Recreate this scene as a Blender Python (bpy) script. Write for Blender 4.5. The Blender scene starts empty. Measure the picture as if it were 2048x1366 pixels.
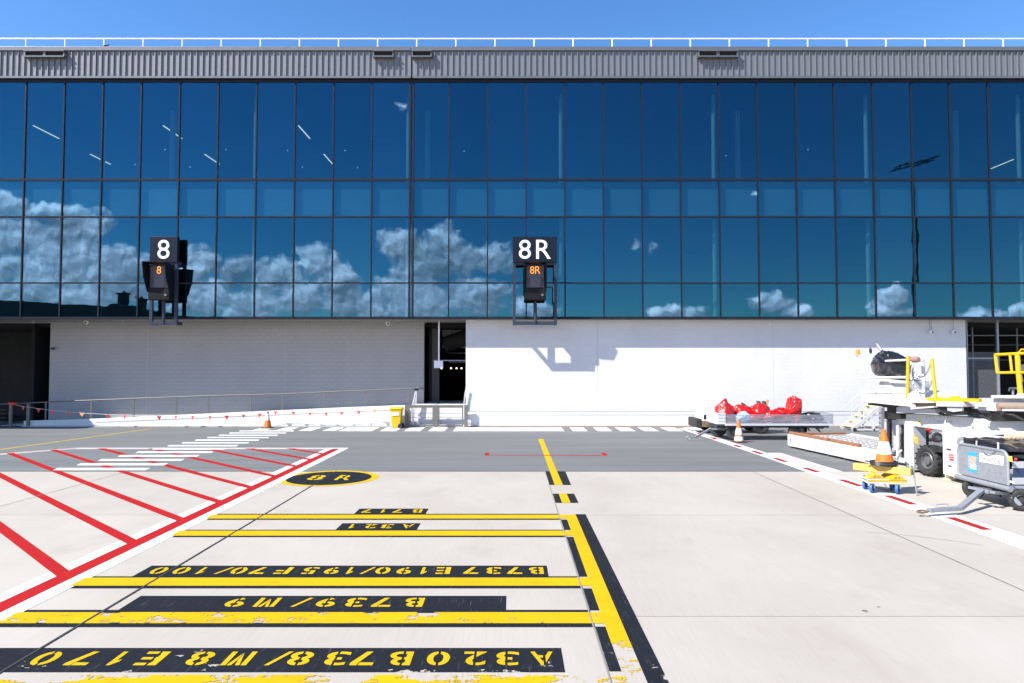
SKY_ST, CLOUD_ST, SUN_ST, EXPO = .115, 1.85, 4.5, 1.15
import bpy, bmesh, math, random
from mathutils import Vector, Matrix, noise
random.seed(7)
SC = bpy.context.scene
COL = SC.collection
V = Vector
R = math.radians

# ------------------------------------------------------------------ camera numbers (solved from the joints and mullions)
F, CX, CY, PITCH, H = 1365.33, 1024.0, 683.0, R(2.035), 3.03
_c, _s = math.cos(PITCH), math.sin(PITCH)
def ray(px, py):
    dx = (px-CX)/F; dz = -(py-CY)/F
    return V((dx, _c-dz*_s, _s+dz*_c))
def G(px, py, z=0.0):                       # point on a level plane
    r = ray(px, py); t = (z-H)/r.z; return V((r.x*t, r.y*t, z))
def W(px, py, y):                           # point on a plane parallel to the facade
    r = ray(px, py); t = y/r.y; return V((r.x*t, y, H+r.z*t))

# ------------------------------------------------------------------ materials
def newmat(name):
    m = bpy.data.materials.new(name); m.use_nodes = True
    nt = m.node_tree; b = nt.nodes['Principled BSDF']
    return m, nt, b
def N(nt, t, **kw):
    n = nt.nodes.new(t)
    for k, v in kw.items():
        if k.startswith('i_'):
            key = k[2:]; key = int(key) if key.isdigit() else key
            n.inputs[key].default_value = v
        else: setattr(n, k, v)
    return n
def pos_scaled(nt, sc):
    g = N(nt, 'ShaderNodeNewGeometry'); m = N(nt, 'ShaderNodeVectorMath', operation='MULTIPLY')
    m.inputs[1].default_value = sc; nt.links.new(g.outputs['Position'], m.inputs[0]); return m.outputs[0]
def noise_tex(nt, sc, scale=1.0, detail=4, rough=.55):
    n = N(nt, 'ShaderNodeTexNoise'); n.inputs['Scale'].default_value = scale
    n.inputs['Detail'].default_value = detail; n.inputs['Roughness'].default_value = rough
    nt.links.new(pos_scaled(nt, sc), n.inputs['Vector']); return n.outputs['Fac']
def ramp(nt, fac, stops):
    r = N(nt, 'ShaderNodeValToRGB'); el = r.color_ramp.elements
    while len(el) < len(stops): el.new(.5)
    for e, (p, c) in zip(el, stops): e.position = p; e.color = (*c, 1) if len(c) == 3 else c
    nt.links.new(fac, r.inputs[0]); return r.outputs['Color']
def mixc(nt, f, a, b, blend='MIX'):
    n = N(nt, 'ShaderNodeMix', data_type='RGBA', blend_type=blend)
    for s, v in ((0, f), (6, a), (7, b)):
        if isinstance(v, (int, float)): n.inputs[s].default_value = v
        elif isinstance(v, tuple): n.inputs[s].default_value = (*v, 1)
        else: nt.links.new(v, n.inputs[s])
    return n.outputs[2]
def mth(nt, op, a, b=0.0, c=None):
    n = N(nt, 'ShaderNodeMath', operation=op)
    for i, v in enumerate((a, b) if c is None else (a, b, c)):
        if isinstance(v, (int, float)): n.inputs[i].default_value = v
        else: nt.links.new(v, n.inputs[i])
    return n.outputs[0]
def bump(nt, b, h, strength=.2, dist=.01):
    n = N(nt, 'ShaderNodeBump'); n.inputs['Strength'].default_value = strength; n.inputs['Distance'].default_value = dist
    nt.links.new(h, n.inputs['Height']); nt.links.new(n.outputs[0], b.inputs['Normal'])

def mat(name, col, rough=.5, metal=0.0, dirt=.12, dcol=None, scale=3.0, bumpy=0.0, coat=0.0, rust=0.0):
    m, nt, b = newmat(name)
    f = noise_tex(nt, (1, 1, 1), scale, 6, .6)
    dc = dcol or tuple(c*.55 for c in col)
    w = ramp(nt, f, [(.42, (0, 0, 0)), (.72, (1, 1, 1))])
    c = mixc(nt, mth(nt, 'MULTIPLY', w, dirt), tuple(col), tuple(dc))
    if rust:
        f2 = noise_tex(nt, (1, 1, .5), scale*4, 8, .7)
        w2 = ramp(nt, f2, [(.60, (0, 0, 0)), (.68, (1, 1, 1))])
        c = mixc(nt, mth(nt, 'MULTIPLY', w2, rust), c, (.20, .09, .04))
    nt.links.new(c, b.inputs['Base Color'])
    b.inputs['Roughness'].default_value = rough; b.inputs['Metallic'].default_value = metal
    b.inputs['Coat Weight'].default_value = coat
    rr = mth(nt, 'MULTIPLY_ADD', f, .25, rough-.12); nt.links.new(rr, b.inputs['Roughness'])
    if bumpy: bump(nt, b, noise_tex(nt, (1, 1, 1), scale*12, 6, .65), bumpy, .01)
    return m
def emit(name, col, st):
    m, nt, b = newmat(name)
    b.inputs['Base Color'].default_value = (*col, 1); b.inputs['Emission Color'].default_value = (*col, 1)
    b.inputs['Emission Strength'].default_value = st; return m

M = {}
# concrete apron: 6 m slabs, brushed along the depth, faint stains
def concrete():
    m, nt, b = newmat('brushed_concrete')
    big = noise_tex(nt, (.35, .22, 1), 1.0, 5, .6)
    fine = noise_tex(nt, (70, 1.6, 1), 1.0, 3, .6)
    grain = noise_tex(nt, (1, 1, 1), 90, 3, .6)
    c = ramp(nt, big, [(.3, (.348, .314, .268)), (.55, (.390, .360, .316)), (.8, (.416, .390, .351))])
    g_ = N(nt, 'ShaderNodeNewGeometry'); ad = N(nt, 'ShaderNodeVectorMath', operation='ADD'); ad.inputs[1].default_value = (5.05, 2.8, 0); nt.links.new(g_.outputs['Position'], ad.inputs[0])
    dv = N(nt, 'ShaderNodeVectorMath', operation='DIVIDE'); dv.inputs[1].default_value = (5.975, 5.6, 1000); nt.links.new(ad.outputs[0], dv.inputs[0])
    fl = N(nt, 'ShaderNodeVectorMath', operation='FLOOR'); nt.links.new(dv.outputs[0], fl.inputs[0])
    wn = N(nt, 'ShaderNodeTexWhiteNoise'); nt.links.new(fl.outputs[0], wn.inputs['Vector'])
    c = mixc(nt, 1.0, c, ramp(nt, wn.outputs['Value'], [(0, (.955, .95, .945)), (1, (1.02, 1.02, 1.015))]), 'MULTIPLY')
    fs = ramp(nt, fine, [(.40, (.955, .95, .945)), (.58, (1, 1, 1))])
    c = mixc(nt, 1.0, c, fs, 'MULTIPLY')
    gs = ramp(nt, grain, [(.3, (.93, .93, .93)), (.55, (1, 1, 1))])
    c = mixc(nt, .8, c, gs, 'MULTIPLY')
    scr = noise_tex(nt, (.5, 14, 1), 1.0, 4, .7)
    sm = ramp(nt, scr, [(.62, (1, 1, 1)), (.80, (.90, .89, .88))])
    c = mixc(nt, .7, c, sm, 'MULTIPLY')
    st = noise_tex(nt, (.9, .6, 1), 1.0, 3, .5)
    s2 = ramp(nt, st, [(.60, (1, 1, 1)), (.80, (.86, .83, .78))])
    c = mixc(nt, .8, c, s2, 'MULTIPLY')
    sp = noise_tex(nt, (1, 1, 1), 7, 2, .5)
    s3 = ramp(nt, sp, [(.775, (1, 1, 1)), (.80, (.5, .46, .42))])
    c = mixc(nt, .7, c, s3, 'MULTIPLY')
    nt.links.new(c, b.inputs['Base Color']); b.inputs['Roughness'].default_value = .82
    bump(nt, b, fine, .12, .004); return m
M['concrete'] = concrete()
def asphalt():
    m, nt, b = newmat('worn_asphalt')
    big = noise_tex(nt, (.12, .5, 1), 1.0, 5, .6)
    c = ramp(nt, big, [(.3, (.112, .117, .118)), (.55, (.132, .138, .139)), (.8, (.158, .163, .163))])
    tyre = noise_tex(nt, (.05, 2.4, 1), 1.0, 4, .6)
    t = ramp(nt, tyre, [(.38, (.86, .86, .86)), (.5, (1, 1, 1)), (.60, (1.0, 1.0, 1.0)), (.74, (1.35, 1.35, 1.33))])
    c = mixc(nt, .85, c, t, 'MULTIPLY')
    g = noise_tex(nt, (1, 1, 1), 60, 3, .7)
    gs = ramp(nt, g, [(.3, (.80, .80, .80)), (.6, (1.08, 1.08, 1.08))])
    c = mixc(nt, .9, c, gs, 'MULTIPLY')
    nt.links.new(c, b.inputs['Base Color']); b.inputs['Roughness'].default_value = .85
    bump(nt, b, g, .25, .006); return m
M['asphalt'] = asphalt()

# road paint: colour, streaks of the brushed concrete, flaked patches that show the ground below
def paint(name, col, wear=0.0, y0=0.0, y1=0.0, streak=.25, extra=None):
    m, nt, b = newmat(name)
    g = N(nt, 'ShaderNodeNewGeometry'); sep = N(nt, 'ShaderNodeSeparateXYZ'); nt.links.new(g.outputs['Position'], sep.inputs[0])
    big = noise_tex(nt, (1.2, 1.2, 1), 1.0, 4, .6)
    fine = noise_tex(nt, (90, 2.2, 1), 1.0, 3, .6)
    c = ramp(nt, big, [(.3, tuple(x*.88 for x in col)), (.65, col)])
    s = ramp(nt, fine, [(.62, (0, 0, 0)), (.78, (1, 1, 1))])
    c = mixc(nt, mth(nt, 'MULTIPLY', s, streak), c, (.40, .39, .37))
    sc = noise_tex(nt, (1.1, 7, 1), 1.0, 5, .65); c = mixc(nt, .8, c, ramp(nt, sc, [(.60, (1, 1, 1)), (.74, (.66, .64, .62))]), 'MULTIPLY')
    nt.links.new(c, b.inputs['Base Color']); b.inputs['Roughness'].default_value = .7; b.inputs['Specular IOR Level'].default_value = .15
    # flaking
    ex = extra or (2.2, 3.6); n1 = noise_tex(nt, (ex[0], ex[1], 1), 1.0, 9, .68)
    n2 = noise_tex(nt, (30, 6, 1), 1.0, 4, .6)
    h = mth(nt, 'MULTIPLY_ADD', n2, .16, mth(nt, 'MULTIPLY', n1, .9))
    if y1 != y0:
        k = N(nt, 'ShaderNodeMapRange'); nt.links.new(sep.outputs['Y'], k.inputs[0])
        k.inputs[1].default_value = y0; k.inputs[2].default_value = y1; k.inputs[3].default_value = 0; k.inputs[4].default_value = wear
        th = mth(nt, 'SUBTRACT', .79, k.outputs[0])
    else: th = mth(nt, 'SUBTRACT', .79, wear)
    a = mth(nt, 'LESS_THAN', h, th)
    nt.links.new(a, b.inputs['Alpha'])
    return m
YEL, BLK, RED, WHT = (.51, .335, .003), (.011, .013, .0175), (.35, .009, .009), (.62, .62, .61)
M['p_yellow'] = paint('yellow_paint', YEL, .035, streak=.10)
M['p_black'] = paint('black_paint', BLK, .0, streak=.30)
M['p_red'] = paint('red_paint', RED, .0, streak=.12)
M['p_white'] = paint('white_paint', WHT, .0, streak=.10)
M['p_yellow_worn'] = paint('worn_yellow_paint', YEL, .275, streak=.12, extra=(.75, 2.2))
M['p_yellow_flaked'] = paint('flaked_yellow_paint', YEL, .195, streak=.12)
M['p_yellow_lane'] = paint('lane_yellow_paint', YEL, .34, 8.05, 7.3, streak=.12)
M['p_black_worn'] = paint('worn_black_paint', BLK, .19, 8.6, 6.7, streak=.35)
M['p_letter'] = paint('stencil_yellow_paint', YEL, .0, streak=.05)

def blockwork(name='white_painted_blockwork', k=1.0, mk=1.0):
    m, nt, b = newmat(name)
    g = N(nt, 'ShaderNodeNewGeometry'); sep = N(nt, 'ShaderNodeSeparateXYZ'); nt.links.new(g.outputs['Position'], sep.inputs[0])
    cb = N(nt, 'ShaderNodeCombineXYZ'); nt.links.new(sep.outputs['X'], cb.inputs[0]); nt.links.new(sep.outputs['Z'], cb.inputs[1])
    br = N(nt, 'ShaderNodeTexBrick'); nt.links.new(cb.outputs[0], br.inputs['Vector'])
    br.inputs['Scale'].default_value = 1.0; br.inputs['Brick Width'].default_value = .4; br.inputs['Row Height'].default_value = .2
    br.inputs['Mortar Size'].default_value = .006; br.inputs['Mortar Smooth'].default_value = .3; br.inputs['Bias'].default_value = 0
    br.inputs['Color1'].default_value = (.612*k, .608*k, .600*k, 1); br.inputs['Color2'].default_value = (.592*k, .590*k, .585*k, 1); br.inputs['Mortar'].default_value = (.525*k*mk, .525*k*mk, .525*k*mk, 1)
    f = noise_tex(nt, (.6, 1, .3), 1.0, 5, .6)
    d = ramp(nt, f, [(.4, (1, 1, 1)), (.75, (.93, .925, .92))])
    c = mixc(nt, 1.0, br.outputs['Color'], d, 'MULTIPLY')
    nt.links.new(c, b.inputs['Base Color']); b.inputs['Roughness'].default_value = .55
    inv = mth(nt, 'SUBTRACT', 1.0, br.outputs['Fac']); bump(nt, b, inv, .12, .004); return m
M['block'] = blockwork(); M['blockshade'] = blockwork('shade_darkened_blockwork', .56, .80)  # second one: recessed left wall, its shade darkened into the block colour

def glass():
    m = bpy.data.materials.new('blue_solar_glass'); m.use_nodes = True; nt = m.node_tree
    nt.nodes.clear(); out = N(nt, 'ShaderNodeOutputMaterial')
    gl = N(nt, 'ShaderNodeBsdfGlossy'); gl.inputs['Roughness'].default_value = 0.0
    oi = N(nt, 'ShaderNodeObjectInfo'); tint = ramp(nt, oi.outputs['Random'], [(0, (.046, .172, .245)), (1, (.062, .205, .285))]); nt.links.new(tint, gl.inputs['Color'])
    tr = N(nt, 'ShaderNodeBsdfTransparent'); tr.inputs['Color'].default_value = (.74, .90, .92, 1)
    mx = N(nt, 'ShaderNodeMixShader'); mx.inputs[0].default_value = .42
    nt.links.new(tr.outputs[0], mx.inputs[1]); nt.links.new(gl.outputs[0], mx.inputs[2]); nt.links.new(mx.outputs[0], out.inputs[0])
    h = noise_tex(nt, (.9, .9, .7), 1.0, 2, .4)
    bp = N(nt, 'ShaderNodeBump'); bp.inputs['Strength'].default_value = .035; bp.inputs['Distance'].default_value = .05
    nt.links.new(h, bp.inputs['Height']); nt.links.new(bp.outputs[0], gl.inputs['Normal'])
    return m
M['glass'] = glass()
def clearsheet():
    m, nt, b = newmat('clear_plastic'); nt.nodes.remove(b); out = nt.nodes['Material Output']
    tr = N(nt, 'ShaderNodeBsdfTransparent'); tr.inputs['Color'].default_value = (.86, .87, .9, 1)
    pb = N(nt, 'ShaderNodeBsdfPrincipled'); pb.inputs['Base Color'].default_value = (.42, .44, .48, 1); pb.inputs['Roughness'].default_value = .25
    mx = N(nt, 'ShaderNodeMixShader')
    f = noise_tex(nt, (1, 1, 14), 2.0, 4, .6)
    r = ramp(nt, f, [(.35, (.16, .16, .16)), (.65, (.45, .45, .45))]); nt.links.new(r, mx.inputs[0])
    nt.links.new(tr.outputs[0], mx.inputs[1]); nt.links.new(pb.outputs[0], mx.inputs[2]); nt.links.new(mx.outputs[0], out.inputs[0])
    return m
M['clear'] = clearsheet()
def bagmat(name, col, alpha=1):
    m, nt, b = newmat(name); b.inputs['Base Color'].default_value = (*col, 1); b.inputs['Roughness'].default_value = .28
    b.inputs['Coat Weight'].default_value = .3
    f = noise_tex(nt, (1, 1, 2.4), 5, 2, .5); bump(nt, b, f, .6, .06)
    b.inputs['Subsurface Weight'].default_value = 0.0
    return m
M['bag_red'] = bagmat('red_plastic_film', (.46, .006, .005))
M['bag_blue'] = bagmat('pale_blue_plastic_film', (.32, .50, .80))
M['bag_black'] = bagmat('black_plastic_film', (.012, .013, .017))
M['cover'] = bagmat('black_vinyl_cover', (.010, .011, .015))

M['cladding'] = mat('grey_metal_cladding', (.152, .163, .176), .45, .2, .10, scale=.7)
M['capping'] = mat('grey_metal_capping', (.125, .134, .148), .4, .3, .08)
M['mullion'] = mat('dark_mullion_metal', (.012, .015, .023), .5, .0, .1)
M['railwhite'] = mat('white_rail_paint', (.80, .80, .80), .4, 0, .05)
M['soffit'] = mat('grey_soffit_panel', (.26, .245, .235), .7, 0, .1)
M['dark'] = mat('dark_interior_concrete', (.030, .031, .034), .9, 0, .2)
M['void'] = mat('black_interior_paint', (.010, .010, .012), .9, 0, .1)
M['innerfloor'] = mat('interior_carpet', (.035, .04, .05), .9)
M['innercol'] = mat('interior_column_plaster', (.30, .42, .42), .7, 0, .04)
M['spandrelback'] = mat('spandrel_backing', (.14, .32, .45), .6, 0, .25, scale=.8)
M['spec0'] = None
M['signblack'] = mat('dark_sign_metal', (.006, .012, .024), .45, .0, .08)
M['frame'] = mat('slate_frame_metal', (.035, .046, .068), .45, .1, .12)
M['black'] = mat('matt_black_plastic', (.010, .010, .012), .5, 0, .1)
M['screen'] = mat('grey_display_mesh', (.095, .100, .115), .55, .2, .15, scale=20)
M['screendark'] = mat('grey_display_side', (.045, .052, .068), .5, .2, .1)
M['signwhite'] = mat('white_sign_vinyl', (.90, .90, .90), .5, 0, .0)
M['led'] = emit('orange_led', (1.0, .28, .02), 1.1)
M['whiteconc'] = mat('white_painted_concrete', (.64, .64, .63), .6, 0, .10, dcol=(.5, .48, .45), scale=2)
M['greyconc'] = mat('grey_dock_concrete', (.40, .39, .37), .8, 0, .2)
M['steel'] = mat('brushed_stainless_steel', (.15, .14, .13), .5, .2, .15, scale=5)
M['galv'] = mat('galvanised_steel', (.30, .32, .35), .5, .4, .45, scale=9)
M['aluminium'] = mat('pale_aluminium', (.66, .67, .69), .4, .4, .15)
M['binyellow'] = mat('yellow_bin_plastic', (.62, .40, .004), .45, 0, .08)
M['rubber'] = mat('black_rubber', (.018, .018, .019), .75, 0, .35, dcol=(.07, .068, .065), scale=12, bumpy=.2)
M['rim'] = mat('dark_wheel_steel', (.045, .048, .054), .45, .4, .3)
M['rimlight'] = mat('worn_wheel_steel', (.16, .165, .175), .45, .5, .4, scale=8)
M['orange'] = mat('orange_cone_plastic', (.66, .145, .010), .5, 0, .12)
M['reflect'] = mat('white_reflective_band', (.80, .80, .80), .4, 0, .10)
M['gsewhite'] = mat('white_vehicle_paint', (.56, .555, .54), .42, 0, .45, dcol=(.34, .31, .27), scale=2.4, rust=.45)
M['gsegrey'] = mat('pale_grey_vehicle_paint', (.42, .43, .45), .45, 0, .22, dcol=(.36, .35, .34), scale=3, rust=.2)
M['gsedark'] = mat('oily_black_steel', (.016, .016, .017), .55, .2, .4, dcol=(.06, .05, .04), scale=5)
M['gseyellow'] = mat('yellow_vehicle_paint', (.60, .36, .004), .42, 0, .10, rust=.12)
M['brown'] = mat('brown_rubber_bumper', (.27, .115, .055), .7, 0, .4, dcol=(.12, .055, .03), scale=6, bumpy=.3)
M['roller'] = mat('worn_roller_steel', (.46, .46, .47), .4, .5, .5, dcol=(.22, .17, .12), scale=6, rust=.5)
M['rollertube'] = mat('brown_worn_roller', (.34, .26, .20), .5, .3, .3, scale=3)
M['pad'] = mat('dusty_brown_padding', (.26, .15, .13), .7, 0, .2)
M['chain'] = mat('steel_chain', (.30, .30, .31), .35, .8, .2)
M['rope'] = mat('tan_coiled_rope', (.52, .38, .24), .8, 0, .5, dcol=(.75, .72, .68), scale=30, bumpy=.5)
M['amber'] = mat('amber_beacon_lens', (.90, .26, .01), .25, 0, .1, coat=.5)
M['lampglass'] = mat('grey_lamp_glass', (.52, .54, .56), .2, .4, .1)
M['redgse'] = mat('red_vehicle_paint', (.66, .02, .02), .35, 0, .1)
M['tugbody'] = mat('tug_cream_paint', (.74, .73, .70), .45, 0, .3, dcol=(.4, .36, .3), scale=3, rust=.4)
M['tugrust'] = mat('rusty_tug_chassis', (.26, .17, .11), .75, .1, .7, dcol=(.04, .035, .03), scale=7)
M['seat'] = mat('black_vinyl_seat', (.02, .021, .024), .4, 0, .1)
M['timber'] = mat('yellow_painted_timber', (.56, .36, .07), .6, 0, .5, dcol=(.42, .31, .16), scale=5)
M['timberend'] = mat('bare_timber', (.42, .29, .13), .8, 0, .4, scale=15)
M['chock'] = mat('yellow_chock_paint', (.56, .35, .02), .55, 0, .25, dcol=(.55, .34, .06), scale=7)
M['bluewheel'] = mat('blue_tyre_rubber', (.025, .13, .42), .55, 0, .2)
M['hose'] = mat('black_hose', (.025, .026, .030), .45, 0, .2)
M['stickerblue'] = mat('blue_document_pouch', (.03, .30, .68), .4)
M['paper'] = mat('brown_paper_slip', (.42, .35, .28), .7, 0, .7, dcol=(.15, .13, .12), scale=20)
M['stickerwhite'] = mat('white_sticker', (.82, .82, .84), .5, 0, .0)
M['inkblack'] = mat('dark_ink', (.03, .025, .05), .6, 0, 0)
M['inkred'] = mat('red_ink', (.75, .04, .05), .6, 0, .2)
M['inkorange'] = mat('orange_ink', (.62, .33, .10), .6, 0, 0)
M['inkblue'] = mat('blue_ink', (.05, .30, .75), .6, 0, 0)
M['inkyellow'] = mat('yellow_sticker', (.90, .72, .06), .5, 0, 0)
M['flagred'] = mat('red_flag_film', (.82, .05, .03), .5, 0, .1)
M['flagorange'] = mat('orange_flag_film', (.88, .22, .05), .5, 0, .1)
M['cord'] = mat('white_cord', (.70, .70, .70), .6)
M['joint'] = mat('dark_joint_sealant', (.030, .030, .032), .8, 0, .3)
M['jointthin'] = mat('thin_joint_sealant', (.235, .22, .20), .8, 0, .3)
M['jointlip'] = mat('pale_joint_lip', (.56, .54, .51), .8, 0, .2)
M['stain'] = mat('oil_stain', (.15, .12, .09), .7, 0, .4)
M['wornpatch'] = mat('scraped_concrete', (.62, .60, .58), .85, 0, .2)
M['camwhite'] = mat('white_camera_shell', (.72, .73, .75), .4)
M['camdark'] = mat('dark_camera_lens', (.01, .01, .015), .15)
M['striplight'] = emit('warm_strip_light', (1.0, .82, .62), 1.3)
M['downlight'] = emit('cool_downlight', (.9, .95, 1.0), .8)
M['duct'] = mat('grey_duct', (.30, .30, .31), .6)
M['mirrordark'] = mat('distant_dark_cladding', (.035, .05, .05), .6)
for k_ in ('signblack', 'frame', 'black', 'mullion'): M[k_].node_tree.nodes['Principled BSDF'].inputs['Specular IOR Level'].default_value = .15
M['bird'] = mat('dark_feathers', (.02, .02, .022), .6)
M['treadnose'] = mat('yellow_tread_edge', (.80, .58, .15), .6, 0, .2)

# ------------------------------------------------------------------ mesh builder
class MB:
    def __init__(s): s.bm = bmesh.new(); s.mi = 0
    def poly(s, pts):
        f = s.bm.faces.new([s.bm.verts.new(V(p)) for p in pts]); f.material_index = s.mi; return s
    def _hull8(s, p):
        v = [s.bm.verts.new(V(q)) for q in p]
        for q in ((0, 3, 2, 1), (4, 5, 6, 7), (0, 1, 5, 4), (1, 2, 6, 5), (2, 3, 7, 6), (3, 0, 4, 7)):
            f = s.bm.faces.new([v[i] for i in q]); f.material_index = s.mi
        return s
    def box(s, x0, x1, y0, y1, z0, z1):
        return s._hull8([(x0, y0, z0), (x1, y0, z0), (x1, y1, z0), (x0, y1, z0), (x0, y0, z1), (x1, y0, z1), (x1, y1, z1), (x0, y1, z1)])
    def obox(s, c, hx, hy, hz, ax, ay, az=(0, 0, 1)):
        c, ax, ay, az = V(c), V(ax).normalized()*hx, V(ay).normalized()*hy, V(az).normalized()*hz
        return s._hull8([c-ax-ay-az, c+ax-ay-az, c+ax+ay-az, c-ax+ay-az, c-ax-ay+az, c+ax-ay+az, c+ax+ay+az, c-ax+ay+az])
    def prism(s, pts, vec):
        vec = V(vec); a = [s.bm.verts.new(V(p)) for p in pts]; b = [s.bm.verts.new(V(p)+vec) for p in pts]
        fs = [s.bm.faces.new(a), s.bm.faces.new(b[::-1])]
        for i in range(len(a)):
            j = (i+1) % len(a); fs.append(s.bm.faces.new((a[i], b[i], b[j], a[j])))
        for f in fs: f.material_index = s.mi
        return s
    def bar(s, p, q, w, h, up=(0, 0, 1)):            # rectangular bar from p to q
        p, q = V(p), V(q); d = (q-p).normalized(); up = V(up)
        if abs(d.dot(up)) > .98: up = V((0, 1, 0))
        sx = d.cross(up).normalized(); uz = sx.cross(d).normalized()
        return s.obox((p+q)/2, (q-p).length/2, w/2, h/2, d, sx, uz)
    def path(s, pts, r, n=8, close=False):
        pts = [V(p) for p in pts]; rings = []; L = len(pts); prev = None
        for i, p in enumerate(pts):
            if close: d = (pts[(i+1) % L]-pts[i-1]).normalized()
            else: d = (pts[min(i+1, L-1)]-pts[max(i-1, 0)]).normalized()
            a = prev if prev is not None else (V((0, 0, 1)) if abs(d.z) < .9 else V((1, 0, 0)))
            x = d.cross(a).normalized() if prev is None else (a-d*a.dot(d)).normalized()
            prev = x; y = d.cross(x).normalized()
            rings.append([s.bm.verts.new(p+x*r*math.cos(t*2*math.pi/n)+y*r*math.sin(t*2*math.pi/n)) for t in range(n)])
        m = L if close else L-1
        for i in range(m):
            a, b = rings[i], rings[(i+1) % L]
            for k in range(n):
                f = s.bm.faces.new((a[k], a[(k+1) % n], b[(k+1) % n], b[k])); f.material_index = s.mi
        if not close:
            for rg in (rings[0][::-1], rings[-1]): s.bm.faces.new(rg).material_index = s.mi
        return s
    def tube(s, p, q, r, n=8): return s.path([p, q], r, n)
    def lathe(s, c, axis, prof, n=20):
        c = V(c); d = V(axis).normalized(); a = V((0, 0, 1)) if abs(d.z) < .9 else V((1, 0, 0))
        x = d.cross(a).normalized(); y = d.cross(x).normalized(); rings = []
        for t, r in prof:
            if r <= 1e-6: rings.append([s.bm.verts.new(c+d*t)])
            else: rings.append([s.bm.verts.new(c+d*t+(x*math.cos(k*2*math.pi/n)+y*math.sin(k*2*math.pi/n))*r) for k in range(n)])
        for a, b in zip(rings, rings[1:]):
            for k in range(n):
                va = [a[0]] if len(a) == 1 else [a[k], a[(k+1) % n]]; vb = [b[0]] if len(b) == 1 else [b[(k+1) % n], b[k]]
                if len(va)+len(vb) >= 3: s.bm.faces.new(va+vb).material_index = s.mi
        return s
    def build(s, name, material, parent=None, smooth=False, bevel=0.0, recalc=True):
        if recalc: bmesh.ops.recalc_face_normals(s.bm, faces=s.bm.faces[:])
        off = WL.get(parent.name, V((0, 0, 0))) if parent else V((0, 0, 0))
        if off.length: bmesh.ops.translate(s.bm, verts=s.bm.verts[:], vec=-off)
        me = bpy.data.meshes.new(name); s.bm.to_mesh(me); s.bm.free()
        for mm in (material if isinstance(material, (list, tuple)) else [material]): me.materials.append(mm)
        if smooth:
            me.polygons.foreach_set('use_smooth', [True]*len(me.polygons)); me.set_sharp_from_angle(angle=R(38))
        o = bpy.data.objects.new(name, me); COL.objects.link(o)
        if parent: o.parent = parent; WL[o.name] = off
        if bevel:
            bv = o.modifiers.new('Bevel', 'BEVEL'); bv.width = bevel; bv.segments = 2; bv.limit_method = 'ANGLE'; bv.angle_limit = R(40)
        return o
WL = {}
def thing(name, label, cat, loc=(0, 0, 0), group=None):
    o = bpy.data.objects.new(name, None); COL.objects.link(o); o.location = loc; o.empty_display_size = .2
    WL[o.name] = V(loc); tag(o, label, cat, group); return o
def tag(o, label, cat, group=None, kind=None):
    if label: o['label'] = label
    if cat: o['category'] = cat
    if group: o['group'] = group
    if kind: o['kind'] = kind
    return o
def struct(o, label=None): o['kind'] = 'structure'; return tag(o, label, None)
def copy_tree(o, loc=None, parent=None):
    c = o.copy(); COL.objects.link(c)
    if parent: c.parent = parent; c.matrix_parent_inverse = Matrix()
    if loc is not None: c.location = loc
    WL[c.name] = V(loc) if loc is not None else WL.get(parent.name, V((0, 0, 0)))
    for ch in list(o.children): copy_tree(ch, None, c)
    return c
def wheel(parent, c, axis, r, w, rimr=.55, rimmat=None, tyremat=None, n=28, lugs=0):
    c = V(c); ax = V(axis).normalized(); h = w/2
    t = MB().lathe(c, ax, [(-h*.8, r*rimr), (-h, r*(rimr+.12)), (-h, r*.86), (-h*.8, r*.96), (-h*.45, r), (h*.45, r), (h*.8, r*.96), (h, r*.86), (h, r*(rimr+.12)), (h*.8, r*rimr)], n)
    if lugs:
        a = V((0, 0, 1)); x = ax.cross(a).normalized()
        for k in range(lugs):
            th = k*2*math.pi/lugs; d = x*math.cos(th)+a*math.sin(th); tg = ax.cross(d)
            for sg in (-1, 1): t.obox(c+d*r*1.0+ax*sg*h*.55, h*.42, r*.05, r*.03, ax+tg*.25*sg, tg, d)
    t = t.build('wheel', tyremat or M['rubber'], parent, smooth=True)
    k = MB().lathe(c, ax, [(-h*.7, r*rimr*1.02), (-h*.85, r*rimr*.9), (-h*.35, r*rimr*.78), (-h*.3, r*.3), (-h*.75, r*.24), (-h*.8, r*.12), (-h*.8, 0)], n)
    k.lathe(c, ax, [(h*.7, r*rimr*1.02), (h*.85, r*rimr*.9), (h*.35, r*rimr*.78), (h*.3, r*.3), (h*.75, r*.24), (h*.8, 0)], n)
    a = V((0, 0, 1)); x = ax.cross(a).normalized()
    for j in range(6):
        th = j*math.pi/3; d = x*math.cos(th)+a*math.sin(th)
        k.lathe(c+d*r*.38, ax, [(-h*.45, 0), (-h*.45, r*.05), (-h*.25, r*.05)], 6)
    k.build('rim', rimmat or M['rim'], t, smooth=True)
    return t

# ------------------------------------------------------------------ lettering
_gl = {}
CUT = {'8': (.5,), '0': (.5,), '3': (.55,), '9': (.5,), '6': (.5,), 'B': (.40,), 'E': (.42,), 'F': (.42,), 'R': (.44,), 'A': (.40,), '2': (.5,), '5': (.5,)}
HAND = {'1': [[(.42, 0), (.80, 0), (.80, 1), (.50, 1), (.42, .92)], [(.42, .92), (.12, .74), (.12, .56), (.42, .68)]],
        'M': [[(0, 0), (.21, 0), (.21, 1), (0, 1)], [(.79, 0), (1, 0), (1, 1), (.79, 1)], [(.25, 1), (.42, 1), (.485, .62), (.485, .10)], [(.75, 1), (.515, .10), (.515, .62), (.58, 1)]],
        '/': [[(0, 0), (.24, 0), (1, 1), (.76, 1)]],
        '7': [[(0, 1), (0, .80), (.60, .80), (.64, 1)], [(.69, 1), (.65, .80), (.22, 0), (.50, 0), (1, .82), (1, 1)]]}
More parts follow.
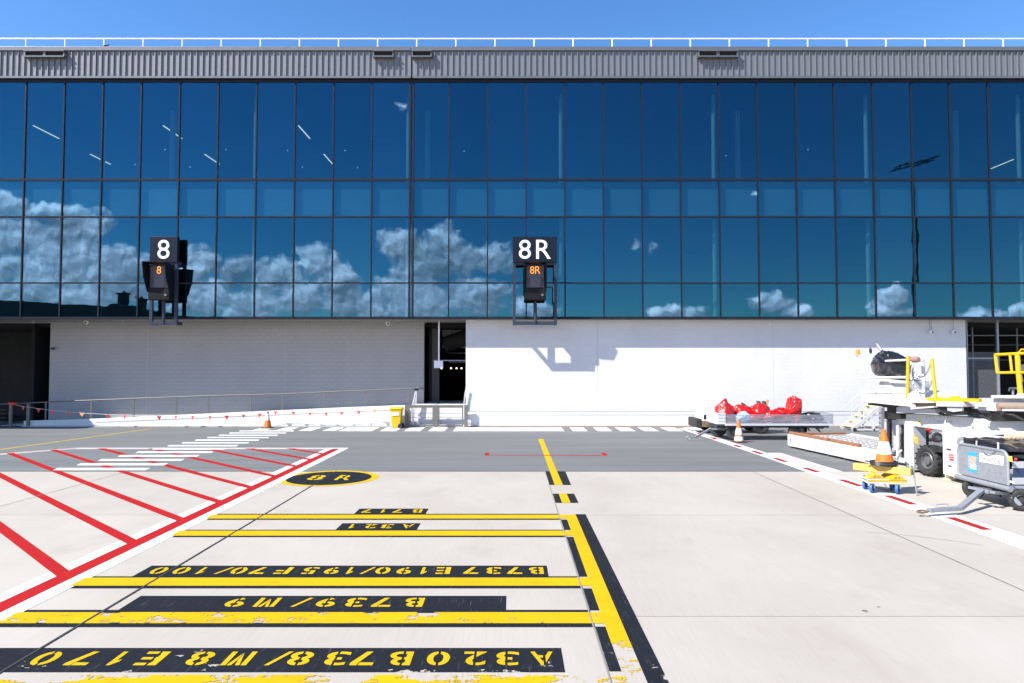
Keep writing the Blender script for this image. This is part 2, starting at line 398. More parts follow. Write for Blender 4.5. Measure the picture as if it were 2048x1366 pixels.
def glyph(ch, stencil=False, off=0.0):
    key = (ch, stencil, off)
    if key in _gl: return _gl[key]
    if stencil and ch in HAND: _gl[key] = (HAND[ch], .75); return _gl[key]
    cu = bpy.data.curves.new('glyph', 'FONT'); cu.body = ch; cu.dimensions = '2D'; cu.fill_mode = 'FRONT'; cu.resolution_u = 6
    cu.offset = .018 if stencil else off
    o = bpy.data.objects.new('glyph', cu); COL.objects.link(o)
    dg = bpy.context.evaluated_depsgraph_get(); me = bpy.data.meshes.new_from_object(o.evaluated_get(dg))
    bpy.data.objects.remove(o); bpy.data.curves.remove(cu)
    xs = [v.co.x for v in me.vertices]; ys = [v.co.y for v in me.vertices]
    x0, x1, y0, y1 = min(xs), max(xs), min(ys), max(ys)
    asp = (x1-x0)/(y1-y0)
    polys = []
    def norm(bm): return [[((v.co.x-x0)/(x1-x0), (v.co.y-y0)/(y1-y0)) for v in f.verts] for f in bm.faces]
    if stencil and ch in CUT:
        g = .055
        for side in (0, 1):
            bm = bmesh.new(); bm.from_mesh(me); cx = x0+(x1-x0)*(CUT[ch][0]+(-g if side == 0 else g))
            bmesh.ops.bisect_plane(bm, geom=bm.verts[:]+bm.edges[:]+bm.faces[:], plane_co=(cx, 0, 0), plane_no=(1, 0, 0), clear_outer=(side == 0), clear_inner=(side == 1))
            polys += norm(bm); bm.free()
    else:
        bm = bmesh.new(); bm.from_mesh(me); polys = norm(bm); bm.free()
    bpy.data.meshes.remove(me)
    _gl[key] = (polys, asp); return _gl[key]
def letters(mb, items, org, ux, uy, stencil=False, off=0.0):
    """items: (char, u, v, w, h) in the plane org + u*ux + v*uy"""
    org, ux, uy = V(org), V(ux), V(uy)
    for ch, u, v, w, h in items:
        polys, asp = glyph(ch, stencil, off)
        if w is None: w = h*asp
        for p in polys:
            try: mb.poly([org+ux*(u+x*w)+uy*(v+y*h) for x, y in p])
            except ValueError: pass
    return mb
def word(text, h, gap=.14, start=0.0, space=.45):
    out = []; u = start
    for ch in text:
        if ch == ' ': u += h*space; continue
        w = h*glyph(ch)[1]; hh, vv = h, 0
        out.append((ch, u, vv, w, hh)); u += w+gap*h
    return out, u
# ------------------------------------------------------------------ ground, road, joints
YG, YW, YL = 33.33, 34.00, 35.75            # glass line, right wall, recessed left wall
YE = 19.69                                  # concrete / asphalt edge
struct(MB().box(-400, 400, -300, 200, -.5, 0).build('ground', M['concrete']), 'pale brushed concrete apron in front of the terminal')
struct(MB().box(-200, 200, YE, 48, -.3, .002).build('road', M['asphalt']), 'grey asphalt service road along the terminal wall')
def sheet(mb, x0, x1, y0, y1, z): return mb.poly([(x0, y0, z*.5), (x1, y0, z*.5), (x1, y1, z*.5), (x0, y1, z*.5)])
def quad(mb, pts, z): return mb.poly([(p[0], p[1], z*.5) for p in pts])
jt = MB()
sheet(jt, -5.065, -5.035, -20, YE, .019); sheet(jt, -200, 200, YE-.02, YE+.035, .007)
jt.build('pavement_joint', M['joint']); struct(bpy.data.objects['pavement_joint'], 'dark sealed joint between concrete slabs')
jl = MB()
for x in (.945, 6.885, -11.03, 12.9, 18.8, -17.0): sheet(jl, x-.009, x+.009, -20, YE, .019)
for y in (8.37, 13.98): sheet(jl, 1.5, 200, y-.008, y+.008, .003); sheet(jl, -200, -6.9, y-.006, y+.006, .003)
struct(jl.build('pavement_joint', M['jointthin']), 'thin joint between concrete slabs')
sm = MB()
for yy in (24.1, 27.9): sheet(sm, -200, 200, yy, yy+.05, .0055)
struct(sm.build('road_seam', mat('road_seam_tar', (.105, .11, .118), .9, 0, .3)), 'faint dark seam across the asphalt road')

def marking(mb, name, m, label): return struct(mb.build(name, m), label)
Z1, Z2, Z3 = .008, .012, .016
# hatched no-parking area: white border, red edge line, red hatches
wh = MB()
quad(wh, [(-6.79, -2), (-6.02, -2), (-6.02, 25.32), (-6.79, 25.32)], Z1)
quad(wh, [(-15.95, 24.95), (-6.79, 24.95), (-6.79, 25.32), (-16.05, 25.32)], Z1)
quad(wh, [(-15.95, 24.95), (-16.05, 25.32), (-22.4, 18.9), (-21.9, 18.55)], Z1)
marking(wh, 'area_border', M['p_white'], 'white border of the red hatched keep-clear area')
rd = MB()
quad(rd, [(-6.55, -2), (-6.28, -2), (-6.28, 25.05), (-6.55, 25.05)], Z2)
quad(rd, [(-15.9, 25.09), (-6.6, 25.09), (-6.6, 25.17), (-15.95, 25.17)], Z2)
quad(rd, [(-15.9, 25.12), (-16.0, 25.2), (-22.3, 18.9), (-22.2, 18.8)], Z2)
marking(rd, 'area_edge_line', M['p_red'], 'red edge line inside the white border of the hatched area')
hatches = [10.05, 11.85, 13.57, 15.33, 17.14, 18.86, 20.70, 22.2, 23.62]
ht = MB()
for i, y in enumerate(hatches):
    # hatches run away from the edge line at about 43 degrees until they meet the far border
    sl = .94
    d = V((-1, sl)).normalized(); n = V((d.y, -d.x)); hw = .10
    far = min((25.06-y)/sl, 14.0)
    lim = far
    xs = -6.55
    # left border line from (-16,25.2) with slope 1 : stop there
    t = 0.0
    while t < lim and not ((xs-t) < -15.95 and (y+sl*t) > 25.2+((xs-t)+16.0)*1.0): t += .05
    p0 = V((xs+.02, y)); p1 = V((xs-t, y+sl*t))
    if y+sl*t > 25.02 and t >= far-.06:
        e0, e1 = p1+V((-.115/sl*1.35, 0)), p1+V((.115/sl*1.35, 0))
        quad(ht, [(xs+.02, y-hw*1.4), (xs+.02, y+hw*1.4), (e1.x, e1.y), (e0.x, e0.y)], .0105)
    else: quad(ht, [(xs+.02, y-hw*1.4), (xs+.02, y+hw*1.4), tuple(p1+n*-hw*-1), tuple(p1-n*hw)], .0105)
marking(ht, 'hatch_lines', M['p_red'], 'red diagonal hatch lines of the keep-clear area')
# zebra crossing to the ramp and striped walkway along the wall
zb = MB()
for i in range(13):
    y = 19.89+i*.975; s = i/12
    quad(zb, [(-13.30+.72*s, y), (-10.62+.55*s, y), (-10.72+.55*s, y+.46), (-13.45+.72*s, y+.46)], .0135)
marking(zb, 'zebra_crossing', M['p_white'], 'white zebra crossing bars over the asphalt road')
ws = MB(); wg = MB()
x = -12.2
while x < -8.8: quad(ws, [(x, 31.9), (x+.62, 31.9), (x+.62, 33.6), (x, 33.6)], Z1); x += 1.12
for px in (680, 714, 762, 810, 858):
    a = (px-1024)/F*32.0; quad(ws, [(a, 31.75), (a+.75, 31.75), (a+.75, 33.7), (a, 33.7)], Z1)
a0, a1 = (909-1024)/F*32.6, (1098-1024)/F*32.6
quad(ws, [(a0, 31.75), (a1, 31.75), (a1, 33.7), (a0, 33.7)], Z1)
for px in (965, 1016, 1063): a = (px-1024)/F*32.6; quad(wg, [(a-.35, 31.95), (a+.22, 31.95), (a+.22, 33.5), (a-.35, 33.5)], Z2)
for px in (1112, 1157, 1205, 1250, 1296, 1343, 1390, 1438): a = (px-1024)/F*32.6; quad(ws, [(a-.35, 31.75), (a+.33, 31.75), (a+.33, 33.7), (a-.35, 33.7)], Z1)
marking(ws, 'walkway_stripes', M['p_white'], 'white walkway stripes along the foot of the wall')
marking(wg, 'walkway_patch', mat('faded_white_paint', (.52, .56, .57), .7), 'faded grey blocks in the wide white walkway stripe')
ye = MB(); quad(ye, [(-18.78, 23.4), (-18.62, 23.4), (-17.28, 32.95), (-17.40, 32.95)], Z1)
marking(ye, 'guide_line', M['p_yellow'], 'thin yellow guide line slanting over the asphalt at the left')
# lead-in line with black edges and five stop bars
XL, XR = 1.085, 1.295
ll = MB()
quad(ll, [(XL, 17.47), (XR, 17.47), (XR-.01, 28.4), (XL, 28.4)], Z1); quad(ll, [(XL+.02, 15.2), (XR+.0, 15.2), (XR, 16.29), (XL+.02, 16.29)], Z2)
marking(ll, 'lead_in_line', M['p_yellow'], 'yellow lead-in line crossing from asphalt to concrete')
lb = MB()
quad(lb, [(.955, 17.47), (1.50, 17.47), (1.53, 19.66), (.955, 19.66)], .0065); quad(lb, [(.965, 15.2), (1.47, 15.2), (1.47, 16.29), (.965, 16.29)], .0065)
quad(lb, [(XR+.0, 4.0), (1.50, 4.0), (1.50, 14.05), (XR+.0, 14.05)], .0065)
for a, b in ((12.71, 13.56), (9.92, 12.2), (8.57, 9.4), (6.88, 8.04)): quad(lb, [(.965, a), (XL, a), (XL, b), (.965, b)], .0065)
marking(lb, 'lead_in_border', M['p_black_worn'], 'black border of the yellow lead-in line')
lw = MB(); quad(lw, [(XL, 8.04), (XR, 8.04), (XR, 14.0), (XL, 14.0)], Z1); marking(lw, 'lead_in_line', M['p_yellow'], 'solid yellow lead-in line beside the stop bars')
lw = MB(); quad(lw, [(XL, 4.0), (XR, 4.0), (XR, 8.04), (XL, 8.04)], Z1); marking(lw, 'lead_in_line', M['p_yellow_lane'], 'flaking near end of the yellow lead-in line')

def px_at(px, y): return (px-CX)/F*(y*_c-H*_s)*1.0          # x on the ground for a picture column at depth y
BARS = [  # outer far, yellow far, yellow near, outer near, left end, text plate, paint
    (14.07, 13.99, 13.64, 13.56, -6.22, ('B717', 'black stop bar box'), (14.59, 14.05, -3.23, -1.77), [('B', 844), ('7', 805.7), ('1', 772), ('7', 744)], .20, 'p_yellow'),
    (12.71, 12.65, 12.28, 12.20, -6.22, ('A321', ''), (13.25, 12.69, -3.26, -1.76), [('A', 827), ('3', 786), ('2', 753), ('1', 710.6)], .22, 'p_yellow'),
    (9.92, 9.87, 9.51, 9.42, -6.22, ('B737 E190/195 F70/100', ''), (10.46, 9.90, -5.46, .525), [('B', 1087), ('7', 1044), ('3', 1002), ('7', 957), ('E', 901), ('1', 856), ('9', 823), ('0', 780.5), ('/', 748), ('1', 709), ('9', 679), ('5', 635), ('F', 582), ('7', 533), ('0', 493), ('/', 461), ('1', 412.5), ('0', 378), ('0', 333)], .215, 'p_yellow'),
    (8.57, 8.50, 8.14, 8.04, -6.20, ('B739/M9', ''), (9.10, 8.55, -4.885, -.075), [('B', 847.5), ('7', 784), ('3', 730), ('9', 672), ('/', 620), ('M', 556), ('9', 491)], .24, 'p_yellow_flaked'),
    (6.88, 6.80, 6.48, 6.40, -6.20, ('A320 B738/M8 E170', ''), (7.44, 6.86, -6.2, .525), [('A', 1107), ('3', 1038), ('2', 972.6), ('0', 899.5), ('B', 824), ('7', 751), ('3', 697), ('8', 623.8), ('/', 577.6), ('M', 504), ('8', 423.5), ('E', 327), ('1', 250), ('7', 190.6), ('0', 115.5)], .235, 'p_yellow_worn'),
]
NM = ['farthest, carrying the letters B717', 'second from the road, carrying A321', 'middle one, carrying B737 E190/195 F70/100', 'second nearest, carrying B739/M9', 'nearest, carrying A320 B738/M8 E170']
for (o1, y1, y0, o0, xl, nm, pl, tx, lwid, pm), wch in zip(BARS, NM):
    e = thing('stop_bar', 'painted yellow stop bar with black edges, ' + wch, 'stop bar', (xl, y0, 0), 'painted stop bars on the concrete'); e['kind'] = 'structure'
    bk = 'p_black_worn' if y0 < 9 else 'p_black'
    b = MB(); quad(b, [(xl, o0-.015), (.965, o0-.015), (.965, y0+.02), (xl, y0+.02)], .0068); quad(b, [(xl, y1-.02), (.965, y1-.02), (.965, o1+.015), (xl, o1+.015)], .0068); quad(b, [(xl, y0+.02), (xl+.15, y0+.02), (xl+.15, y1-.02), (xl, y1-.02)], .0068)
    b.build('border', M[bk], e) if pm != 'p_yellow_worn' else b.bm.free()
    b = MB(); quad(b, [(xl+.13, y0), (XL+.02, y0), (XL+.02, y1), (xl+.13, y1)], .0105 if pm != 'p_yellow' else .0105)
    b.build('line', M[pm], e)
    b = MB(); quad(b, [(pl[2], pl[1]), (pl[3], pl[1]), (pl[3], pl[0]), (pl[2], pl[0])], .0074)
    b.build('plate', M[bk], e)
    b = MB(); hh = .33; yc = (pl[0]+pl[1]+.05)/2
    it = []
    for ch, pr in tx:
        w = {'1': .55, '/': .85, 'M': 1.12}.get(ch, 1.0)*lwid
        yl = yc; xr = (pr-CX)/F*(yl-.11+H*0)*1.0
        xr = G(pr, 0, 0).x if False else None
        # ground x of the letter's right edge at its own depth
        r_ = ray(pr, CY+F*math.tan(math.atan2(H, yl)+PITCH)); t_ = yl/r_.y; xr = r_.x*t_
        it.append((ch, xr, yc+hh/2, w, hh))
    for ch, xr, yt, w, h_ in it: letters(b, [(ch, 0, 0, w, h_)], (xr, yt, .0062), (-1, 0, 0), (0, -1, 0), True)
    b.build('lettering', M['p_letter'], e)
# ellipse spot
e = thing('stand_spot_marking', 'black round spot with yellow ring and the letters 8 R on concrete', 'stand marking', (-4.93, 18.5, 0)); e['kind'] = 'structure'
def ring(mb, c, r0, r1, z, n=64):
    for k in range(n):
        a, b = k*2*math.pi/n, (k+1)*2*math.pi/n
        p = [(c[0]+r0*math.cos(a), c[1]+r0*math.sin(a)), (c[0]+r1*math.cos(a), c[1]+r1*math.sin(a)), (c[0]+r1*math.cos(b), c[1]+r1*math.sin(b)), (c[0]+r0*math.cos(b), c[1]+r0*math.sin(b))]
        if r0 == 0: p = p[1:3]+[(c[0], c[1])]
        quad(mb, p, z)
CE = (-4.93, 18.55)
b = MB(); ring(b, CE, 0, 1.125, .0068); b.build('disc', M['p_black'], e)
b = MB(); ring(b, CE, 1.12, 1.305, .0078); b.build('ring', M['p_yellow'], e)
b = MB(); letters(b, [('8', -.56, -.34, .40, .80), ('R', .20, -.34, .40, .80)], (CE[0], CE[1], .0055), (1, 0, 0), (0, 1, 0), True); b.build('lettering', M['p_letter'], e)
# red bracket, red and white clearance line, white text box
rb = MB(); quad(rb, [(-.83, 23.17), (3.24, 23.12), (3.24, 23.27), (-.83, 23.27)], Z1); quad(rb, [(-.93, 23.17), (-.78, 23.17), (-.78, 23.85), (-.93, 23.85)], Z2); quad(rb, [(3.09, 23.17), (3.24, 23.17), (3.24, 23.85), (3.09, 23.85)], Z2)
marking(rb, 'red_bracket_line', M['p_red'], 'thin red bracket line painted across the asphalt')
rw = MB(); quad(rw, [(8.42, 4), (9.16, 4), (8.98, 18.3), (8.86, 23.6), (8.62, 29.6), (8.45, 33.2), (8.05, 33.2), (8.20, 29), (8.36, 23.6), (8.42, 18.3)], Z1)
quad(rw, [(8.74, 19.62), (9.46, 19.62), (9.34, 23.85), (8.78, 23.85)], .0088)
marking(rw, 'clearance_line_base', M['p_white'], 'wide white line with a text box at the right')
rdash = MB()
for a, b_ in ((30.2, 31.0), (28.2, 29.0), (26.3, 25.49), (24.46, 23.51), (22.53, 21.63), (20.41, 19.53), (18.29, 17.27), (16.05, 15.01), (13.75, 12.71), (11.4, 10.3)):
    a, b_ = max(a, b_), min(a, b_); c_ = 8.76-(max(0, a-18.5)*.032); dx = .085
    quad(rdash, [(c_-dx, b_), (c_+dx+.03, b_), (c_+dx, a), (c_-dx-.03, a)], Z2)
marking(rdash, 'clearance_line_dashes', M['p_red'], 'red dashes on the wide white clearance line')
tx = MB()
for s_, off in (('EQUIPMENT', 9.13), ('CLEARANCE', 9.36)):
    it, L_ = word(s_, .17, .35); k = 3.6/L_
    letters(tx, [(c, u*k, v, w*k, h) for c, u, v, w, h in it], (off, 19.85, .0065), (0, 1, 0), (-1, 0, 0))
marking(tx, 'clearance_lettering', mat('faded_red_paint', (.72, .16, .17), .6), 'red lettering in the white box beside the clearance line')
st = MB(); p = G(1730, 1222); ring(st, (p.x, p.y), 0, .035, .004, 14); p = G(1757, 1214); ring(st, (p.x, p.y), 0, .02, .004, 12)
marking(st, 'oil_stain', M['stain'], 'small brown oil stain on the concrete')

tmk = MB(); a_, b_ = G(1735, 1064), G(1965, 1091); nn = 14; mid = (a_+b_)/2+V((.25, .12, 0))
P_ = [a_*(1-t)**2+mid*2*t*(1-t)+b_*t*t for t in [i/nn for i in range(nn+1)]]
for p, q in zip(P_, P_[1:]): quad(tmk, [(p.x, p.y-.035), (q.x, q.y-.035), (q.x, q.y+.035), (p.x, p.y+.035)], .004)
struct(tmk.build('tyre_mark', mat('faint_tyre_rubber', (.30, .285, .265), .85, 0, .3)), 'faint curved tyre mark on the concrete near the baggage cart')
# ------------------------------------------------------------------ terminal building
TB = thing('terminal_building', 'long blue glass terminal building with ribbed grey roof edge and white block base', 'building', (0, YW, 0))
X0, X1 = -46.0, 46.0
ZT, ZB = 17.05, 5.42
rows = [('window', 12.22, ZT), ('spandrel_panel', 10.34, 12.15), ('window', 7.08, 10.34), ('window', ZB, 7.08)]
PITCHX = 1.902; MX = [-1.203+PITCHX*k for k in range(-17, 19)]       # mullion lines
MX[15] = -4.95
rnd = random.Random(3)
base = {}
for ri, (nm, za, zb_) in enumerate(rows):
    for k in range(1, len(MX)-2):
        xa, xb = MX[k], MX[k+1]; w = xb-xa; h = zb_-za
        key = (ri, round(w, 3))
        if key not in base:
            mb = MB().box(-w/2+.012, w/2-.012, -.012, .012, -h/2+.012, h/2-.012); me_o = mb.build(nm, M['glass'], None); me = me_o.data; base[key] = me; o = me_o
        else: o = bpy.data.objects.new(nm, base[key]); COL.objects.link(o)
        o.parent = TB; o.location = ((xa+xb)/2, YG-YW, (za+zb_)/2)
        o.rotation_euler = (rnd.gauss(0, .0013), 0, rnd.gauss(0, .0013))
for xa, xb in ((X0, MX[1]), (MX[-2], X1)):
    MB().box(xa, xb, YG-.012, YG+.012, ZB, ZT).build('end_glazing', M['glass'], TB)
# mullions and transoms stand proud of the panes
for k in range(1, len(MX)-1):
    x = MX[k]
    if k == 15:
        for dx in (-.085, .085): MB().box(x+dx-.04, x+dx+.04, YG-.075, YG+.12, ZB, ZT).build('mullion', M['mullion'], TB)
    else: MB().box(x-.03, x+.03, YG-.06, YG+.12, ZB, ZT).build('mullion', M['mullion'], TB)
for z, h in ((12.185, .055), (10.34, .032), (7.08, .032)): MB().box(X0, X1, YG-.052, YG+.10, z-h, z+h).build('transom', M['mullion'], TB)
MB().box(X0, X1, YG-.035, YG+.3, ZB-.11, ZB+.0).build('transom', M['mullion'], TB)
MB().box(X0, X1, YG-.05, YG+.3, ZT, ZT+.14).build('transom', M['mullion'], TB)
# ribbed roof edge in two lengths with an open joint between
ZC0, ZC1 = 17.19, 18.60; YC = YG-.12
for xa, xb in ((X0, -4.99), (-4.91, X1)):
    c = MB().box(xa, xb, YC, YC+.25, ZC0, ZC1)
    k = math.ceil(xa/.2935)
    while k*.2935 < xb-.03:
        c.box(k*.2935-.02, k*.2935+.02, YC-.065, YC+.01, ZC0+.13, ZC1-.06); k += 1
    c.build('ribbed_cladding', M['cladding'], TB)
    MB().box(xa, xb, YC-.09, YC+.25, ZC0, ZC0+.10).build('cladding_sill', M['capping'], TB)
    MB().box(xa, xb, YC-.11, YC+.5, ZC1-.04, ZC1+.16).build('roof_capping', M['capping'], TB, bevel=.01)
MB().box(X0, X1, YC+.25, 60, ZC1-.2, ZC1).build('roof', M['capping'], TB)
for pa, pb in ((52, 92), (92, 132), (747, 788), (824, 864), (1395, 1434), (1435, 1474)):
    a, b_ = W(pa, 98, YC-.1), W(pb, 109, YC-.1); zt = 18.50
    v = MB(); v.box(a.x, b_.x, YC-.29, YC-.02, zt-.05, zt); v.box(a.x, a.x+.06, YC-.23, YC-.02, zt-.30, zt); v.box(b_.x-.06, b_.x, YC-.23, YC-.02, zt-.30, zt); v.box(a.x, b_.x, YC-.27, YC-.02, zt-.33, zt-.27)
    vo = v.build('overflow_vent', M['capping'], TB)
    MB().box(a.x+.065, b_.x-.065, YC-.15, YC-.12, zt-.26, zt-.055).build('opening', M['void'], vo)
# soffit, white block walls, dock and dark rooms behind the openings
MB().box(X0, X1, YG+.02, 36.3, ZB-.10, ZB-.04).build('soffit', M['soffit'], TB)
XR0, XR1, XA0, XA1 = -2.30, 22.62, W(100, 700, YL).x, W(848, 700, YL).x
MB().box(XR0, XR1, YW, YW+.3, 0, ZB-.1).build('wall', M['block'], TB)
MB().box(XA0, XA1, YL, YL+.3, 0, ZB-.105).build('wall', M['blockshade'], TB)
g = MB()
for px in (1195, 1546): a = W(px, 700, YW).x; g.box(a-.008, a+.008, YW-.004, YW+.01, .1, ZB-.12)
for z in (.60, .78): g.box(XR0+.02, XR1, YW-.010, YW+.01, z-.012, z+.012)
for px in (295, 571): a = W(px, 700, YL).x; g.box(a-.010, a+.010, YL-.004, YL+.01, .1, ZB-.12)
g.build('wall_groove', mat('grey_wall_groove', (.42, .42, .44), .8), TB)
MB().box(XR0, XR1, YW-.03, YW+.01, 0, .05).build('wall_base', mat('rusty_dirt_strip', (.33, .24, .17), .9, 0, .5), TB)
MB().box(XR0-.004, XR0+.003, YW+.01, YW+3.2, 1.0, ZB-.11).build('door_reveal', M['dark'], TB)
MB().box(-5.1, XR0-.02, YW+.12, YL-.02, 0, 1.06).build('loading_dock', M['whiteconc'], TB)
MB().box(XA1+.02, XR0-.02, YL-.015, 39, 0, 1.058).build('loading_dock', M['whiteconc'], TB)
MB().box(-4.42, -4.02, 37.7, 38.1, 1.06, ZB-.11).build('concrete_column', mat('dark_grey_concrete', (.16, .165, .17), .8, 0, .3), TB)
MB().box(XA1+.01, -4.43, 37.72, 37.9, 1.06, ZB-.11).build('inner_wall', M['dark'], TB)
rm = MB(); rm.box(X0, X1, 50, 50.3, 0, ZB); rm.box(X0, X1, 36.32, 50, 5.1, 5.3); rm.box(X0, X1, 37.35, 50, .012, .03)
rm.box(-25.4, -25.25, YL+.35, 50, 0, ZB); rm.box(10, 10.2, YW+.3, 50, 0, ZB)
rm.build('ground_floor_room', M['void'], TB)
rk = MB(); rk.box(-40, -28.0, 42, 42.3, 0, ZB-.2); rk.build('inner_wall', M['dark'], TB)
pi_ = MB(); pi_.tube((-30, 34.7, 5.22), (XA1+.2, 34.7, 5.22), .022, 6)
for k in range(11): pi_.box(-29+k*2.3, -28.9+k*2.3, 34.64, 34.72, 5.19, ZB-.1)
pi_.build('soffit_pipe', M['duct'], TB)
# steel framing seen in the right opening
sf = MB()
for px, yy, r in ((1945, 36.5, .035), (1992, 36.5, .03), (2034, 37.5, .035)): a = W(px, 700, yy); sf.box(a.x-r, a.x+r, yy-r, yy+r, 0, 5.1)
for py, yy, r in ((671, 37.0, .03), (690, 40, .018), (720, 41, .015)): a = W(1990, py, yy); sf.box(22.6, 45, yy-r, yy+r, a.z-r, a.z+r)
sf.build('steel_framing', mat('grey_bay_steel', (.16, .175, .18), .5, .3, .3), TB)
cpn = MB(); cpn.box(-4.0, -2.32, 39.2, 39.3, 4.05, 5.09); cpn.build('ceiling_panel', mat('pale_panel', (.42, .42, .43), .7), TB)
cb_ = MB(); cb_.path([W(903, 646, 38.6), W(904, 668, 38.6)], .015, 6); cb_.path([W(914, 645, 38.6), W(911, 662, 38.6)], .012, 6); cb_.path([W(890, 648, 38.6), W(893, 672, 38.6)], .012, 6); cb_.build('cable', M['black'], TB)
MB().box(-4.0, -2.32, 42, 42.06, W(0, 707, 42).z, W(0, 705, 42).z).build('inner_beam', M['galv'], TB); MB().box(-4.0, -2.32, 43, 43.1, W(0, 726, 43).z, W(0, 722, 43).z).build('inner_beam', M['galv'], TB)
dc = MB(); dc.lathe((-3.9, 38.9, 4.2), (1, 0, .35), [(0, .45), (2.2, .45)], 24); dc.build('air_duct', M['dark'], TB, smooth=True)
# upper floors behind the glass
up = MB(); up.box(X0, X1, YG+.18, 50, 11.2, 12.1); up.box(X0, X1, YG+.25, 50, 16.95, 17.05); up.box(X0, X1, 49.7, 50, 5.5, 17)
up.box(X0, X1, YG+.3, 50, 5.34, 5.46); up.build('upper_floor', M['innerfloor'], TB)
MB().box(X0, X1, YG+.14, YG+.17, 10.42, 12.1).build('spandrel_backing', M['spandrelback'], TB)
for k in range(-4, 4):
    x = W(1122+306*k, 400, 33.95).x
    MB().lathe((x, 33.95, 5.46), (0, 0, 1), [(0, .10), (4.9, .10)], 16).build('column', M['innercol'], TB, smooth=True)
    MB().lathe((x, 33.95, 12.1), (0, 0, 1), [(0, .10), (4.4, .10), (4.6, .03)], 16).build('column', M['innercol'], TB, smooth=True)
for k, px in enumerate((345, 855, 1475, 1912)):
    x = W(px, 300, 36.5).x; MB().lathe((x, 36.5, 12.1), (0, 0, 1), [(0, .14), (4.7, .14)], 16).build('column', M['innercol'], TB, smooth=True)
# lights seen inside
def striplight(x, y0, y1, lab):
    t = thing('strip_light', lab, 'ceiling light', (x, y0, 16.5), 'strip lights under the upper ceiling')
    MB().box(x-.03, x+.03, y0, y1, 16.50, 16.53).build('diffuser', M['striplight'], t); MB().box(x-.05, x+.05, y0, y1, 16.535, 16.60).build('housing', M['dark'], t)
LBL = {-26.9: 'at the left end of the terminal', -19.6: 'above the 8 sign', -12.0: 'left of the facade joint', 32.8: 'at the right end of the terminal'}
for x in (-26.9, -19.6, -12.0):
    striplight(x, 37.9, 40.1, 'glowing strip light behind the upper glass, %s, front one' % LBL[x]); striplight(x, 43.1, 45.3, 'glowing strip light behind the upper glass, %s, rear one' % LBL[x])
striplight(32.8, 44.2, 46.3, 'thin glowing strip light behind the upper glass, %s' % LBL[32.8])
for (px, py) in ((70, 180), (110, 190), (235, 178), (14, 256), (143, 257), (330, 300), (405, 260), (452, 300), (535, 260), (575, 302), (270, 330), (380, 335), (605, 335), (690, 302), (715, 336), (1005, 263), (1035, 246), (928, 303), (1173, 270), (1476, 275), (1616, 300), (1452, 312)):
    y = 36+ (py-170)/170*9; p = W(px, py, y)
    d = MB().lathe(p, (0, 0, 1), [(0, 0), (0, .022), (.05, .03), (.06, 0)], 10).build('downlight', M['downlight'])
    tag(d, 'tiny glowing downlight seen through the upper glass', 'downlight', 'downlights inside the upper floor')
for i, (px, py, y) in enumerate(((883, 646, 37.2), (892, 646, 37.2), (883, 738, 44), (902, 738, 44), (913, 738, 44), (923, 738, 44))):
    p = W(px, py, y); d = MB().lathe(p, (0, 0, 1), [(0, 0), (0, .045), (.08, .06), (.1, 0)], 10).build('dock_lamp', M['striplight'])
    tag(d, 'small round lamp glowing inside the dark dock doorway', 'lamp', 'lamps inside the dock doorway')
p = W(1960, 655, 39); d = MB().bar(W(1930, 655, 39), W(1963, 652, 39.6), .07, .05).build('tube_light', M['striplight']); tag(d, 'tube light glowing in the dark bay at the right', 'tube light')
# hanging white sign in the doorway
t = thing('hanging_sign', 'blank white sign board hanging on a pole in the dock doorway', 'sign', W(877, 722, 35.0))
a = W(868, 736, 35.0); b_ = W(886, 722, 35.0); MB().box(a.x, b_.x, 34.98, 35.02, a.z, b_.z).build('board', M['stickerwhite'], t)
c = W(878, 640, 35.0); MB().box(c.x-.035, c.x+.035, 34.97, 35.03, b_.z, ZB-.1).build('pole', M['aluminium'], t); MB().box(a.x-.06, XR0, 35.0, 35.06, b_.z+.0, b_.z+.05).build('bar', M['galv'], t)
# roof railing
RR = thing('roof_railing', 'white guard rail along the roof edge of the terminal', 'railing', (0, YC+.35, 18.7))
ra = MB(); ra.tube((X0, YC+.35, 19.36), (X1, YC+.35, 19.36), .038); ra.build('rail', M['railwhite'], RR)
x = W(52, 85, YC+.35).x-1.953*4
while x < 30: MB().tube((x, YC+.35, 18.6), (x, YC+.35, 19.36), .032).build('post', M['railwhite'], RR); x += 1.953
# bird on the parapet
p = W(212, 92, YC); bd = MB().lathe((p.x-.1, p.y, 18.83), (1, 0, .25), [(-.06, 0), (-.03, .03), (.06, .055), (.14, .045), (.19, .03), (.23, .035), (.26, .02), (.30, 0)], 10)
bd.obox((p.x-.2, p.y, 18.80), .08, .02, .008, (1, 0, .2), (0, 1, 0)); bd.tube((p.x, p.y, 18.8), (p.x, p.y, 18.75), .006, 5)
tag(bd.build('bird', M['bird'], None, smooth=True), 'small dark bird perched on the roof edge', 'bird')

